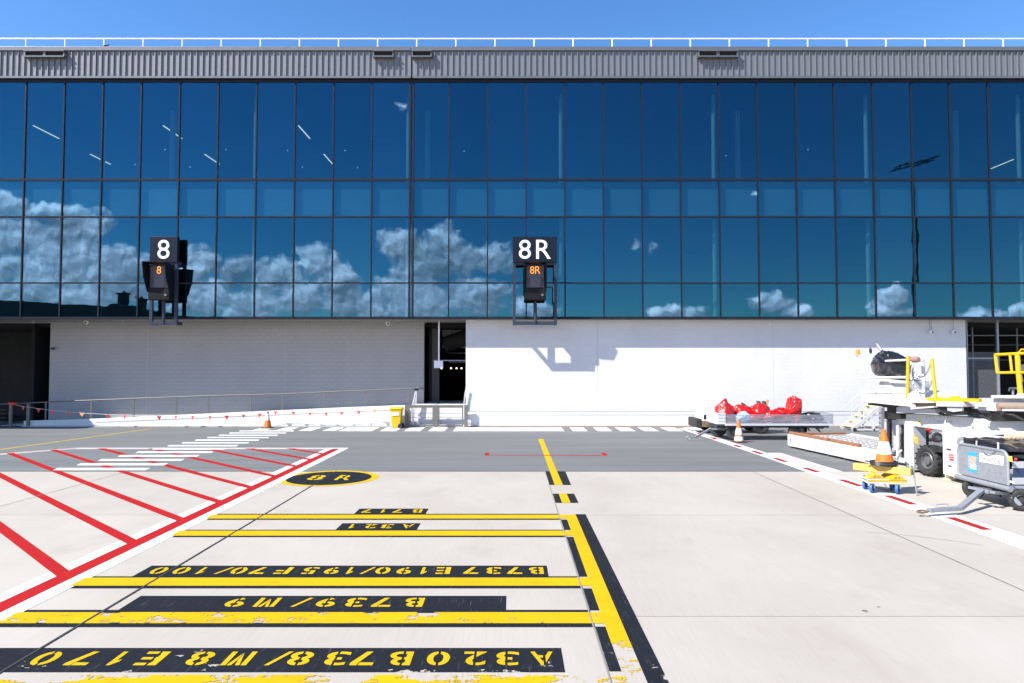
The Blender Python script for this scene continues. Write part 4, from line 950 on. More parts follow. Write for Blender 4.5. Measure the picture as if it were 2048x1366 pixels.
b = blob(MB(), [(1741, 729), (1748, 714), (1756, 706), (1768, 702.5), (1784, 702), (1798, 709), (1818, 718), (1822.5, 732), (1821, 743), (1813, 752), (1790, 753), (1766, 753), (1753, 752), (1745, 742)], .12, 1.15, 3.0, .05, 3.3)
b.build('console_cover', M['cover'], CL, smooth=False)
b = MB(); lpr(b, [(1753, 757.5), (1772, 758), (1797, 784), (1753, 784)], .2, 1.0); pd = b.build('console_pedestal', M['gsewhite'], CL, bevel=.012)
b = MB(); lpr(b, [(1772, 758), (1813, 762), (1813, 784), (1798, 784)], .24, .95); b.build('pedestal_side', M['gsegrey'], CL)
b = MB(); it, L_ = word('TLD', .12, .10); o_ = LP(1760, 772.5, .197); ux = (LP(1770, 772.5, .197)-o_).normalized(); k = .20/L_
letters(b, [(c, u*k, v, w*k, h) for c, u, v, w, h in it], o_, ux, (0, 0, 1)); b.build('lettering', M['inkorange'], pd)
b = MB(); b.prism([LP(x, y, .198) for x, y in ((1761, 773.6), (1768, 774), (1768, 775.6), (1760.5, 775.2))], -LB*.003); b.build('blue_underline', M['inkblue'], pd)
b = MB(); disc(b, 1768, 783, .198, .03, .012, 12, .004); b.build('sticker', M['inkorange'], pd)
# beacon, mirror, lamp and their arms, exhaust
b = MB(); b.path([LP(1712, 712, .1), LP(1733, 711, .1), LP(1744, 714, .2), LP(1752, 719, .4)], .016, 8); b.path([LP(1719, 757, .1), LP(1748, 756, .1), LP(1754, 752, .2)], .02, 8); b.path([LP(1715, 740, .1), LP(1717, 739, .1), LP(1727, 739, .1), LP(1727, 744, .1)], .012, 6)
b.path([LP(1719+6*math.cos(k*.8), 751+6*math.sin(k*.8), .1) for k in range(2, 7)], .012, 6); b.build('lamp_arm', M['aluminium'], CL, smooth=True)
c = LP(1715.5, 709.5, .1); b = MB(); b.lathe(c, (0, 0, 1), [(0, 0), (0, .075), (.04, .075), (.045, .055), (.15, .055), (.165, .04), (.17, 0)], 16); b.build('beacon', M['amber'], CL, smooth=True)
c = LP(1741, 701.5, .1); b = MB(); b.lathe(c, -LA+V((.5, 0, .1)), [(-.02, 0), (-.02, .05), (0, .06), (.02, .05), (.02, 0)], 16)
for v_ in b.bm.verts: v_.co = c+V(((v_.co-c).x*1.0, (v_.co-c).y, (v_.co-c).z*1.6))
b.build('mirror', M['rim'], CL, smooth=True)
c = LP(1722.5, 747, .1); b = MB(); b.lathe(c+LA*.02, LA*-.3+V((-1, -1, 0)), [(-.06, 0), (-.06, .05), (0, .075), (.03, .075), (.035, .05), (.02, 0)], 16); b.build('work_lamp', M['lampglass'], CL, smooth=True)
b = MB(); b.tube(LP(1764, 702, .7), LP(1754, 689, .7), .045, 10); b.lathe(LP(1754.5, 689.7, .7), LP(1754, 689, .7)-LP(1764, 702, .7), [(0, .052), (.02, .052), (.02, 0)], 10); b.build('exhaust_pipe', M['galv'], CL, smooth=True)
# rear yellow rail
b = MB(); b.path([LP(1990.5, 709.5, .5), LP(2070, 705.5, .5)], .036, 10); b.path([LP(1994, 745.5, .5), LP(2070, 744.5, .5)], .032, 10); b.path([LP(1991, 710, .5), LP(1995, 745, .5)], .038, 10); b.path([LP(2020, 709, .5), LP(2024, 745, .5)], .030, 10); b.path([LP(2034.5, 707, .5), LP(2037, 745, .5), LP(2041.5, 792, .5)], .055, 12); b.path([LP(2037, 706, .5), LP(2042, 699, .5), LP(2065, 698.5, .5)], .02, 8); b.path([LP(2041, 749, .7), LP(2044, 763, .7)], .03, 8)
b.build('yellow_guard_rail', M['gseyellow'], CL, smooth=True)
b = MB(); lpr(b, [(2034, 787), (2045, 787), (2048, 793), (2032, 793)], .4, .65); b.build('rail_foot', M['gsewhite'], CL)
b = MB(); lpr(b, [(2042, 729), (2064, 728), (2064, 740), (2042, 741)], .7, .8); b.build('control_box', M['gsegrey'], CL, bevel=.01)
b = MB(); b.path([LP(2026, 793, .9), LP(2026, 779, .9)], .025, 6); b.path([LP(2018, 782, .9), LP(2019, 776.5, .9), LP(2034, 776.5, .9), LP(2035, 780, .9)], .02, 6); b.build('lever', M['galv'], CL)
# coiled rope under the beam
b = MB(); p0, p1 = LP(2016, 872, -.12), LP(2075, 871, -.12); L_ = (p1-p0); ax = L_.normalized(); sx = V((0, 0, 1)); sy = ax.cross(sx)
b.path([p0+L_*(k/150)+(sx*math.cos(k*.75)+sy*math.sin(k*.75))*.085 for k in range(151)], .022, 6)
b.build('coiled_hose', M['rope'], CL, smooth=True)

# ------------------------------------------------------------------ mobile steps behind the loader
SX, SY = 15.75, 31.6
MS = thing('mobile_steps', 'white mobile steps with yellow edged treads behind the loader', 'steps', (SX, SY, 0))
b = MB(); tn = MB(); n_ = 7
for k in range(n_):
    x = SX+.27*k; z = .22+.235*k; b.box(x, x+.30, SY, SY+1.0, z-.035, z); b.prism([(x+.05, SY+.02, z-.036), (x+.28, SY+.02, z-.036), (x+.18, SY+.02, z-.20)], (0, .03, 0)); tn.box(x-.004, x+.03, SY-.002, SY+1.002, z-.03, z+.003)
b.build('tread', M['gsewhite'], MS); tn.build('tread_edge', M['treadnose'], MS)
b = MB()
for yy in (SY-.03, SY+1.0): b.bar((SX-.1, yy, .06), (SX+.27*n_, yy, .06+.235*n_-.05), .03, .16); b.box(SX+1.9, SX+2.0, yy, yy+.05, .05, 1.7); b.box(SX+.9, SX+.98, yy, yy+.05, .05, .9); b.box(SX-.1, SX+2.0, yy, yy+.05, .05, .13)
b.box(SX+1.9, SX+2.9, SY, SY+1.0, 1.62, 1.68); b.build('stringer', M['gsewhite'], MS)
b = MB()
for yy in (SY-.03, SY+1.03): b.path([(SX-.05, yy, .95), (SX+1.9, yy, 2.6), (SX+2.9, yy, 2.7)], .022, 8); b.path([(SX+.45, yy, .35), (SX+.45, yy, 1.37)], .02, 6); b.path([(SX+1.3, yy, 1.1), (SX+1.3, yy, 2.1)], .02, 6)
b.build('handrail', M['aluminium'], MS, smooth=True)
b = MB()
for k in range(6): b.box(SX+2.05, SX+2.75, SY+.2, SY+.25, .25+k*.24, .29+k*.24)
b.build('rung', M['treadnose'], MS)
for dx in (.0, 2.2): wheel(MS, (SX+dx, SY-.12, .09), (0, 1, 0), .09, .05, .5)
# red wheeled tank seen through the loader
q = G(1860, 893); q = V((18.2, 29.4, 0)) if False else V((G(1850, 884).x, G(1850, 884).y, 0))
RT = thing('wheeled_tank', 'red wheeled tank cart glimpsed under the loader beam', 'tank cart', q)
b = MB().prism([(q.x-.9, q.y, .18), (q.x+.15, q.y, .18), (q.x+.55, q.y, 1.05), (q.x-.9, q.y, 1.05)], (0, .9, 0)); b.build('body', M['redgse'], RT, bevel=.05)
wheel(RT, (q.x+.40, q.y-.14, .20), (0, 1, 0), .20, .12, .55, M['rimlight']); wheel(RT, (q.x-.6, q.y-.14, .20), (0, 1, 0), .20, .12, .55, M['rimlight'])
b = MB(); b.bar((q.x+.1, q.y+.1, .33), (q.x+1.9, q.y+.1, .33), .08, .08); b.bar((q.x+.75, q.y+.05, .9), (q.x+1.1, q.y+.05, .4), .06, .06); b.build('frame', M['gsewhite'], RT)

# ------------------------------------------------------------------ low bag dolly with clear sides
DX0, DX1, DY0, DY1, DZ = 8.32, 13.0, 27.75, 29.25, .66
BD = thing('flat_dolly', 'low grey dolly with clear plastic sides loaded with red bags', 'dolly', (10.6, 28.5, 0))
b = MB().box(DX0, DX1, DY0, DY1, DZ-.05, DZ); b.box(DX0+.05, DX1-.05, DY0+.25, DY1-.25, DZ-.16, DZ-.051); b.build('deck', mat('dark_deck_plate', (.05, .052, .056), .6, .2, .3), BD)
b = MB(); b.box(DX0+.3, DX1-.01, DY0-.03, DY0-.001, DZ-.055, DZ+.03); b.box(DX0+.3, DX1, DY1+.001, DY1+.03, DZ-.055, DZ+.03); b.box(DX1+.0, DX1+.03, DY0, DY1, DZ-.055, DZ+.03); b.build('edge_strip', M['aluminium'], BD)
b = MB(); b.box(DX0+.36, DX1-.02, DY0-.012, DY0+.003, DZ+.032, DZ+.37); b.box(DX1-.012, DX1+.004, DY0+.02, DY1-.02, DZ+.032, DZ+.42); b.box(DX0+.36, DX1-.02, DY1-.003, DY1+.012, DZ+.032, DZ+.37); b.build('clear_side', M['clear'], BD)
b = MB(); b.tube((DX0+.36, DY0, DZ+.375), (DX1-.02, DY0, DZ+.375), .014, 8); b.tube((DX1, DY0, DZ+.42), (DX1, DY1, DZ+.42), .014, 8); b.tube((DX1-.01, DY0, DZ), (DX1-.01, DY0, DZ+.42), .018, 8); b.build('side_rail', M['galv'], BD)
b = MB(); b.box(DX0-.02, DX0+.0, DY0, DY1, DZ, DZ+.48); b.box(DX0, DX0+.34, DY0-.005, DY0+.02, DZ, DZ+.46); b.build('end_panel', M['gsewhite'], BD, bevel=.008)
b = MB()
for k in range(3): b.box(DX0+.03, DX0+.31, DY0-.012, DY0-.004, DZ+.10+k*.13, DZ+.15+k*.13)
b.build('panel_rib', M['gsegrey'], BD)
for (x, y) in ((9.05, DY0+.12), (11.55, DY0+.12), (8.75, DY1-.12), (12.2, DY1-.12)): wheel(BD, (x, y, .33), (.25 if x < 10 else 0, 1, 0), .33, .18, .52, M['rim'])
b = MB()
for (x, y) in ((9.05, DY0+.3), (11.55, DY0+.3), (8.75, DY1-.3), (12.2, DY1-.3)): b.box(x-.09, x+.09, y-.06, y+.06, .29, DZ-.16)
b.build('axle_bracket', M['gsedark'], BD)
b = MB(); b.bar((9.0, 28.3, .40), (8.15, 28.2, .44), .07, .08); b.bar((8.18, 28.2, .44), (7.42, 27.75, .14), .08, .07); b.bar((7.45, 27.77, .15), (7.2, 27.7, .12), .05, .05); b.path([(7.2+.07*math.cos(k*.63)-.07, 27.7, .12+.07*math.sin(k*.63)) for k in range(10)], .018, 6, True)
b.build('tow_bar', M['galv'], BD)
b = MB()
for (x, c_) in ((12.35, 0), (12.75, .05)): b.bar((x, 28.9, .60), (x+.18, 28.85, .30), .07, .07)
b.build('brake_lever', M['gseyellow'], BD)
b = MB(); b.bar((12.0, 28.6, .5), (13.0, 28.6, .42), .05, .05); b.bar((12.55, 28.6, .58), (12.85, 28.55, .26), .05, .06); b.build('coupling', M['rimlight'], BD)

def bag(name, c, sx, sy, sz, label, m, seed, tie=True, group='red plastic bags heaped on the dolly', upright=0.0):
    bm = bmesh.new(); bmesh.ops.create_icosphere(bm, subdivisions=5, radius=1.0)
    for v in bm.verts:
        d = v.co.normalized()
        if upright: d = d*((abs(d.x)**2.6+abs(d.y)**2.6+abs(d.z)**2.6)**(-1/2.6))
        n1 = noise.noise(d*1.4+V((seed, seed*.3, 0))); n2 = 1-abs(noise.noise(V((d.x*3.2, d.y*3.2, d.z*(5.5 if upright else 3.4)))+V((seed, 0, 2)))) ; n3 = noise.noise(V((d.x*9, d.y*9, d.z*13))+V((seed, 1, 0)))
        r = 1+.20*n1-.15*(n2-.7)+.03*n3
        p = d*r
        if upright: p = V((p.x*(1+.1*math.sin(p.z*9)*.25), p.y, p.z)); p.z = min(p.z, 1.05)
        p.z = max(p.z, -.82+.05*n1)
        if tie and d.z > .86: p += V((.5*(d.z-.86), 0, (d.z-.86)*.9)); p.x += .12*math.sin(d.z*40)*(d.z-.86)*4
        v.co = V((c[0]+p.x*sx, c[1]+p.y*sy, c[2]+(p.z+.82)*sz))
    mb = MB(); mb.bm.free(); mb.bm = bm
    o = mb.build(name, m, None, smooth=True)
    return tag(o, label, 'bag', group)
ZD = DZ+.004
def bx_(px, y): return (px-CX)/F*y
bag('plastic_bag', (bx_(1447, 28.2), 28.2, ZD), .38, .40, .50, 'red plastic bag slumped at the left end of the dolly, with a knotted top', M['bag_red'], 1.0)
bag('plastic_bag', (bx_(1482, 28.7), 28.7, ZD), .54, .42, .42, 'low rounded red plastic bag behind the blue bag on the dolly', M['bag_red'], 5.2, False)
bag('plastic_bag', (bx_(1519, 28.3), 28.3, ZD), .40, .40, .45, 'crumpled red plastic bag in the middle of the dolly, in front of the seats', M['bag_red'], 9.1, False)
bag('plastic_bag', (bx_(1541, 28.1), 28.1, ZD), .46, .32, .30, 'flat red plastic bag right of the crumpled middle bag', M['bag_red'], 12.4, False)
bag('plastic_bag', (bx_(1561, 28.3), 28.3, ZD), .44, .36, .34, 'low red plastic bag leaning against the tall upright bag', M['bag_red'], 15.9, False)
bag('plastic_bag', (bx_(1586, 28.35), 28.35, ZD), .29, .30, .60, 'tall upright red plastic bag, tallest on the dolly', M['bag_red'], 21.3, False, upright=1)
bag('plastic_bag', (bx_(1486, 28.0), 28.02, ZD), .34, .22, .25, 'pale blue plastic bag beside red ones on the dolly', M['bag_blue'], 25.0, True, None)
bag('plastic_bag', (bx_(1552, 28.6), 28.6, ZD), .62, .34, .22, 'long draped red plastic bag lying behind the low bags on the dolly', M['bag_red'], 41.0, False)
bag('plastic_bag', (bx_(1506, 28.05), 28.05, ZD), .30, .24, .24, 'small red plastic bag right of the blue bag, against the clear side', M['bag_red'], 31.0, False)
bag('plastic_bag', (bx_(1620, 28.5), 28.5, ZD), .46, .40, .25, 'flat black plastic bag at the right end of the dolly', M['bag_black'], 28.0, False, None)

# ------------------------------------------------------------------ baggage tug standing behind the dolly
TY = 30.6; tx0, tx1 = 8.35, 11.7
TG = thing('baggage_tug', 'low cream baggage tug with rusty chassis parked behind the dolly', 'tug', (10, TY+.7, 0))
b = MB().prism([(tx0+.2, TY, .55), (tx1, TY, .55), (tx1, TY, 1.0), (tx0+2.2, TY, 1.0), (tx0+1.9, TY, .95), (tx0+.2, TY, .92)], (0, 1.4, 0)); b.build('body', M['tugbody'], TG, bevel=.03)
b = MB().box(tx0+.3, tx1-.1, TY+.1, TY+1.3, .28, .54); b.build('chassis', M['tugrust'], TG)
b = MB().box(tx0-.12, tx0+.12, TY-.02, TY+1.42, .26, .66); b.build('bumper', M['rubber'], TG, bevel=.03)
b = MB().box(tx0+.13, tx0+.62, TY-.012, TY+.2, .30, .56); b.build('side_plate', M['tugrust'], TG)
b = MB(); b.box(tx0+.22, tx0+.42, TY-.006, TY+.01, .64, .84); b.box(tx0+.50, tx0+.85, TY-.006, TY+.01, .62, .84); b.build('opening', M['void'], TG)
for (x, r) in ((9.05, .30), (11.1, .36)): wheel(TG, (x, TY-.04, r), (0, 1, 0), r, .22, .6, M['rim']); wheel(TG, (x, TY+1.4, r), (0, 1, 0), r, .22, .6, M['rim'])
def tp(px, py, y=TY+.5): return W(px, py, y)
b = MB(); c = tp(1489, 810); b.path([c+V((.17*math.cos(k*.524)*.75, .17*math.sin(k*.524), -.17*math.cos(k*.524)*.6)) for k in range(12)], .018, 6, True); b.tube(c, c+V((.22, 0, -.42)), .02, 6); b.tube(c+V((-.12, 0, .1)), c+V((.12, 0, -.1)), .012, 6); b.build('steering_wheel', M['black'], TG, smooth=True)
for i, px in enumerate((1515, 1526)):
    p = tp(px, 805, TY+.4+.5*i); b = MB().box(p.x-.16, p.x+.16, p.y-.2, p.y+.2, .90, 1.0); b.obox((p.x+.08, p.y, p.z-.12), .04, .2, .20, (1, 0, .25), (0, 1, 0), (-.25, 0, 1)); b.build('seat', M['seat'], TG, bevel=.03)
p = tp(1535, 806); b = MB(); b.tube((p.x, p.y, .99), (p.x, p.y, p.z+.02), .014, 6); b.build('beacon_pole', M['galv'], TG); b = MB().lathe((p.x, p.y, p.z+.02), (0, 0, 1), [(0, 0), (0, .06), (.03, .06), (.03, .05), (.13, .05), (.15, 0)], 14); b.build('beacon', M['amber'], TG, smooth=True)
b = MB(); b.tube(tp(1503, 812), tp(1505, 820), .025, 6); b.build('lever', M['black'], TG)
p = tp(1623, 821); b = MB().lathe((tx1-.2, TY+.2, 1.0), (0, 0, 1), [(0, .04), (.1, .04), (.12, 0)], 12); b.build('rear_lamp', M['amber'], TG)

# ------------------------------------------------------------------ cones
def cone(x, y, h, label, bands, z=0.0, r=.19, base=.24, sticker=False):
    t = thing('traffic_cone', label, 'cone', (x, y, z), 'traffic cones on the apron')
    b = MB().lathe((x, y, z), (0, 0, 1), [(.035, r), (h*.97, r*.22), (h, r*.20), (h, r*.10), (h*.9, r*.1)], 28); b.build('body', M['orange'], t, smooth=True)
    for (a, c) in bands:
        ra, rc = r*(1-.78*a)+.002, r*(1-.78*c)+.002
        MB().lathe((x, y, z), (0, 0, 1), [(.035+(h-.035)*a, ra), (.035+(h-.035)*c, rc)], 28).build('reflective_band', M['reflect'], t, smooth=True, recalc=True)
    b = MB(); b.box(x-base, x+base, y-base, y+base, z+.003, z+.035); b.lathe((x, y, z), (0, 0, 1), [(.034, r*1.2), (.06, r*1.08), (.06, r*.9)], 20); b.build('base', M['rubber'], t, bevel=.012)
    return t
q = G(550, 852.5); cone(q.x, 33.3, .82, 'orange traffic cone with one white band in front of the white ramp', [(.45, .85)], base=.25)
q = G(1478, 885); cone(q.x, q.y, .90, 'orange traffic cone with two white bands in front of the dolly', [(.07, .24), (.32, .62)], base=.25)

# ------------------------------------------------------------------ chock trolley
TX, TYY = 8.93, 16.55
CT = thing('chock_trolley', 'small pale trolley on blue tyres carrying yellow chocks', 'trolley', (TX, TYY, 0))
tu = V((.985, -.17, 0)).normalized(); tv = V((.17, .985, 0)).normalized()
def tpnt(u, v, z): return V((TX, TYY, z))+tu*u+tv*v
b = MB()
for v in (-.30, .30): b.tube(tpnt(-.42, v, .25), tpnt(.46, v, .25), .020, 8); b.tube(tpnt(-.44, v, .33), tpnt(.30, v, .33), .012, 8)
for u in (-.42, .46): b.tube(tpnt(u, -.30, .25), tpnt(u, .30, .25), .020, 8)
b.tube(tpnt(-.44, -.30, .33), tpnt(-.44, .30, .33), .012, 8)
for v in (-.30, .30): b.tube(tpnt(-.42, v, .25), tpnt(-.46, v, .37), .012, 6); b.tube(tpnt(.28, v, .25), tpnt(.30, v, .33), .012, 6)
b.build('frame', M['gsewhite'], CT, smooth=True)
b = MB().obox(tpnt(.02, 0, .238), .43, .29, .007, tu, tv); b.build('deck', M['galv'], CT)
wax = (tu*.8-tv*.6).normalized()
WH = ((-.32, -.24), (.24, -.26), (-.32, .26), (.30, .26))
for (u, v) in WH: wheel(CT, tpnt(u, v, .118), wax, .118, .065, .60, M['rim'], M['bluewheel'])
b = MB()
for (u, v) in WH: b.tube(tpnt(u+.05, v-.02, .118), tpnt(u+.02, v, .24), .016, 6)
b.bar(tpnt(-.02, -.1, .235), tpnt(.06, -.12, .10), .05, .02); b.build('fork', M['galv'], CT)
b = MB(); b.path([tpnt(.60, -.42, 0.02), tpnt(.585, -.40, .12), tpnt(.565, -.36, .45), tpnt(.56, -.34, .66), tpnt(.52, -.32, .68), tpnt(.45, -.25, .66)], .015, 8); b.path([tpnt(.60, -.42, .02), tpnt(.57, -.46, .018)], .012, 6); b.path([tpnt(.46, -.3, .25), tpnt(.57, -.37, .30)], .011, 6); b.build('tow_handle', M['galv'], CT, smooth=True)
def chock(u, v, label, m, hw=.22):
    c = tpnt(u, v, .252); t = thing('wheel_chock', label, 'chock', c, 'wheel chocks on the trolley')
    a, n_ = tu*hw, tv*.15
    pr_ = [c-a-n_, c+a-n_, c+a-n_+V((0, 0, .075)), c+a*.42-n_+V((0, 0, .17)), c+a*.2-n_+V((0, 0, .20)), c-a*.2-n_+V((0, 0, .20)), c-a*.42-n_+V((0, 0, .17)), c-a-n_+V((0, 0, .075))]
    MB().prism(pr_, tv*.28).build('body', m, t, bevel=.01)
    b = MB()
    for s_ in (-1, 1): b.prism([c-n_*1.005+tu*(.02*s_)+V((0, 0, .165)), c-n_*1.005+tu*(.075*s_)+V((0, 0, .115)), c-n_*1.005+tu*(.02*s_)+V((0, 0, .115))], -tv*.003)
    b.obox(c-n_*1.005+V((0, 0, .078)), hw*.96, .003, .006, tu, tv); b.build('groove', M['tugrust'], t)
    return t
chock(-.20, -.05, 'yellow wooden wheel chock on the left of the trolley under the timber beam', M['chock']); chock(.22, -.16, 'yellow plastic wheel chock at the front right of the trolley', M['gseyellow'], .20)
chock(.24, .17, 'yellow wheel chock behind the front right chock on the trolley', M['chock'])
tmb = thing('timber_beam', 'yellow painted timber beam lying across the chocks', 'timber beam', tpnt(0, 0, .46))
p, q = tpnt(-.52, .38, .545), tpnt(.52, -.36, .545); MB().bar(p, q, .22, .165).build('beam', M['timber'], tmb, bevel=.018)
d = (q-p).normalized(); MB().bar(q+d*.0005, q+d*.006, .20, .145).build('end_grain', M['timberend'], tmb)
cc = tpnt(.03, -.02, .632)
hs = thing('hose_coil', 'black hose coiled around the cone foot on the timber beam', 'hose', cc); b = MB()
for k in range(4): b.path([cc+tu*(.29+.014*(k % 2))*math.cos(t*.314)+tv*.20*math.sin(t*.314)+V((0, 0, .018+.026*k)) for t in range(20)], .016, 7, True)
b.path([cc+tu*.3+V((0, 0, .05)), cc+tu*.42+V((0, 0, .06)), cc+tu*.50+V((0, 0, .0)), cc+tu*.48-V((0, 0, .12))], .016, 6); b.path([cc-tu*.28+V((0, 0, .08)), cc-tu*.42+V((0, 0, .10))], .018, 6)
b.build('coil', M['hose'], hs, smooth=True); MB().bar(cc+tu*.34+V((0, 0, .05)), cc+tu*.48+V((0, 0, .03)), .09, .06).build('coupling', M['gsedark'], hs, bevel=.01)
c = tpnt(.04, -.02, .634); cone(c.x, c.y, .86, 'large orange and white traffic cone standing on the chock trolley', [(.30, .66)], c.z, .215, .19)

# ------------------------------------------------------------------ grey baggage cart at the right edge
BX, BY0, BY1 = 10.42, 14.42, 16.05
BC = thing('baggage_cart', 'grey steel baggage cart with a lowered tow bar at the right edge', 'baggage cart', (BX+.8, 15.2, 0))
# front end panel in the plane x = BX, rounded top corners
def yz(px, py):
    r = ray(px, py); t = BX/r.x; return (r.y*t, H+r.z*t)
def rpanel(x, th, y0, y1, z0, zt, rad):
    pts_ = [(y0, z0), (y1, z0)]
    for k in range(7): a = k*math.pi/12; pts_.append((y1-rad+rad*math.cos(a), zt-rad+rad*math.sin(a)))
    for k in range(7): a = math.pi/2+k*math.pi/12; pts_.append((y0+rad+rad*math.cos(a), zt-rad+rad*math.sin(a)))
    return MB().prism([(x, y, z) for y, z in pts_], (th, 0, 0)), pts_
ZB0, ZB1 = .52, 1.22
mb, pts_ = rpanel(BX, .02, BY0+.02, BY1-.02, ZB0, ZB1, .16); pn = mb.build('end_panel', M['galv'], BC)
b = MB(); b.path([(BX+.01, y, z) for y, z in pts_[1:]]+[(BX+.01, BY0+.02, ZB0)], .032, 10); b.tube((BX+.0, BY0-.06, ZB0-.075), (BX+.0, BY1+.06, ZB0-.075), .058, 12); b.tube((BX+.02, BY0+.02, ZB0-.06), (BX+2.0, BY0+.02, ZB0-.06), .05, 12); b.build('tube_frame', M['galv'], BC, smooth=True)
def onp(mb, pxs, dx): return mb.prism([(BX-dx, *yz(px, py)) for px, py in pxs], (-.003, 0, 0))
b = onp(MB(), [(1935, 903), (1954, 905.5), (1954, 946.5), (1936, 941)], .001); pch = b.build('document_pouch', M['stickerblue'], pn)
b = onp(MB(), [(1937, 911), (1953, 913.5), (1953, 939.5), (1938, 936)], .0045); b.build('paper', M['paper'], pch)
b = onp(MB(), [(1942, 928), (1953, 930), (1953, 939.5), (1942, 937)], .008); b.build('paper', M['stickerwhite'], pch)
b = onp(MB(), [(1960, 906), (2007, 912.8), (2006.5, 931), (1959.5, 923)], .001); sg = b.build('name_board', M['stickerwhite'], pn)
# lettering runs with the picture: from far to near, so along -y
y_a, z_a = yz(1963, 919.3); y_b, z_b = yz(1994.5, 923.3); o_ = V((BX-.006, y_a, z_a-.012)); ux = (V((0, y_b-y_a, z_b-.012-(z_a-.012)))); L_ = ux.length; ux.normalize()
h_ = .115; rel = {'s': .72, 'w': .72, 'i': 1.0, 'p': .98, 'o': .72, 'r': .72, 't': .95}; it = []; u = 0
for ch in 'swissport':
    hh = h_*rel[ch]; w = hh*glyph(ch)[1]; it.append((ch, u, -h_*.26 if ch == 'p' else 0, w, hh)); u += w+.012
k = L_/u; b = letters(MB(), [(c, uu*k, v, w*k, h) for c, uu, v, w, h in it], o_, ux, (0, 0, 1), False, .008); b.build('lettering', M['inkblack'], sg)
yl, zl = yz(2000.5, 922.5); b = MB()
for (dy, dz, wy, hz_) in ((.0, .055, .05, .016), (-.035, .03, .02, .05), (.04, -.01, .022, .09), (.0, -.005, .04, .016), (.0, -.05, .06, .016)): b.box(BX-.009, BX-.006, yl+dy-wy/2-.02*dz, yl+dy+wy/2, zl+dz-hz_/2, zl+dz+hz_/2)
b.build('red_emblem', M['inkred'], sg)
b = onp(MB(), [(2017, 912), (2024, 913), (2025.5, 924), (2017.5, 922)], .001); b.build('yellow_sticker', M['inkyellow'], pn)
b = onp(MB(), [(2019.5, 961), (2028, 963), (2029, 967.5), (2020, 965)], .001); b.build('white_sticker', M['stickerwhite'], pn)
b = MB(); 
for (px, py) in ((1978, 942), (2002, 947), (2027, 951)): y, z = yz(px, py); b.lathe((BX, y, z), (-1, 0, 0), [(0, .008), (.006, .008), (.006, 0)], 8)
b.build('bolt', M['inkblack'], pn)
b = MB(); ys, zs = yz(1966, 893); b.path([(BX-.02, *yz(1964, 897)), (BX-.025, *yz(1970, 907)), (BX-.025, *yz(1981, 911)), (BX-.025, *yz(1990, 905)), (BX-.02, *yz(1993, 898))], .010, 6); b.build('safety_chain', M['chain'], BC)
b = MB(); b.tube((BX+.05, BY0+.35, ZB1), (BX+.05, BY0+.35, ZB1+.16), .02, 8); b.tube((BX+.02, BY1-.62, ZB1-.1), (BX+.05, BY1-.6, ZB1+.12), .016, 8); b.build('stake', M['gsewhite'], BC)
b = MB(); b.box(BX+.06, BX+2.0, BY0+.04, BY1-.04, ZB0-.05, ZB0); b.build('deck', M['galv'], BC)
b = MB(); b.box(BX+.10, BX+2.0, BY0+.005, BY0+.03, ZB0+.02, ZB0+.16); b.box(BX+.10, BX+2.0, BY0+.005, BY0+.03, ZB0+.36, ZB0+.5); b.build('side_board', M['gsegrey'], BC)
b = MB(); b.box(BX+.12, BX+2.0, BY0+.01, BY0+.028, ZB0+.17, ZB0+.35); b.build('side_stripe', mat('navy_panel', (.02, .04, .10), .5), BC)
b = MB().lathe((BX+.16, BY0+.0, ZB0+.55), (0, -1, 0), [(0, .03), (.012, .03), (.016, 0)], 12); b.build('reflector', M['inkred'], BC)
b = MB(); b.box(BX+.08, BX+.7, BY0+.45, BY1-.5, .28, ZB0-.06); b.box(BX+.02, BX+.06, BY0+.3, BY1-.5, .22, .45); b.build('turntable', M['gsedark'], BC)
for (x, y) in ((BX+.1, BY0-.05), (BX+.16, BY1-.3), (BX+1.6, BY0+.1), (BX+1.6, BY1-.2)): wheel(BC, (x+.12 if y < 15 else x, y, .23), (.5 if x < BX+1 else 0, 1, 0), .23, .15, .5, M['rim'])
b = MB()
b.bar((BX+.3, 14.75, .28), (BX-.38, 14.55, .36), .07, .06); b.bar((BX+.3, 15.05, .28), (BX-.40, 14.90, .38), .07, .06); b.bar((BX-.25, 14.45, .36), (BX-.45, 15.0, .38), .06, .05)
b.bar((BX+.05, 14.4, .30), (BX+.18, 14.35, .12), .05, .08)
b.build('steering_link', M['galv'], BC)
b = MB(); b.bar((BX-.36, 14.72, .37), (BX-1.28, 14.05, .12), .12, .07); b.bar((BX-1.26, 14.06, .12), (BX-2.02, 13.88, .11), .12, .07); b.path([(BX-1.55, 14.0, .15), (BX-1.55, 14.0, .22), (BX-1.82, 13.94, .22), (BX-1.82, 13.94, .15)], .008, 6)
b.build('tow_bar', M['galv'], BC, bevel=.008)
b = MB(); b.path([(BX-2.16+.12*math.cos(k*.524), 13.85+.03*math.cos(k*.524)+.06*math.sin(k*.524), .10+.01*math.sin(k*.524)) for k in range(12)], .02, 8, True); b.build('tow_eye', M['tugrust'], BC, smooth=True)
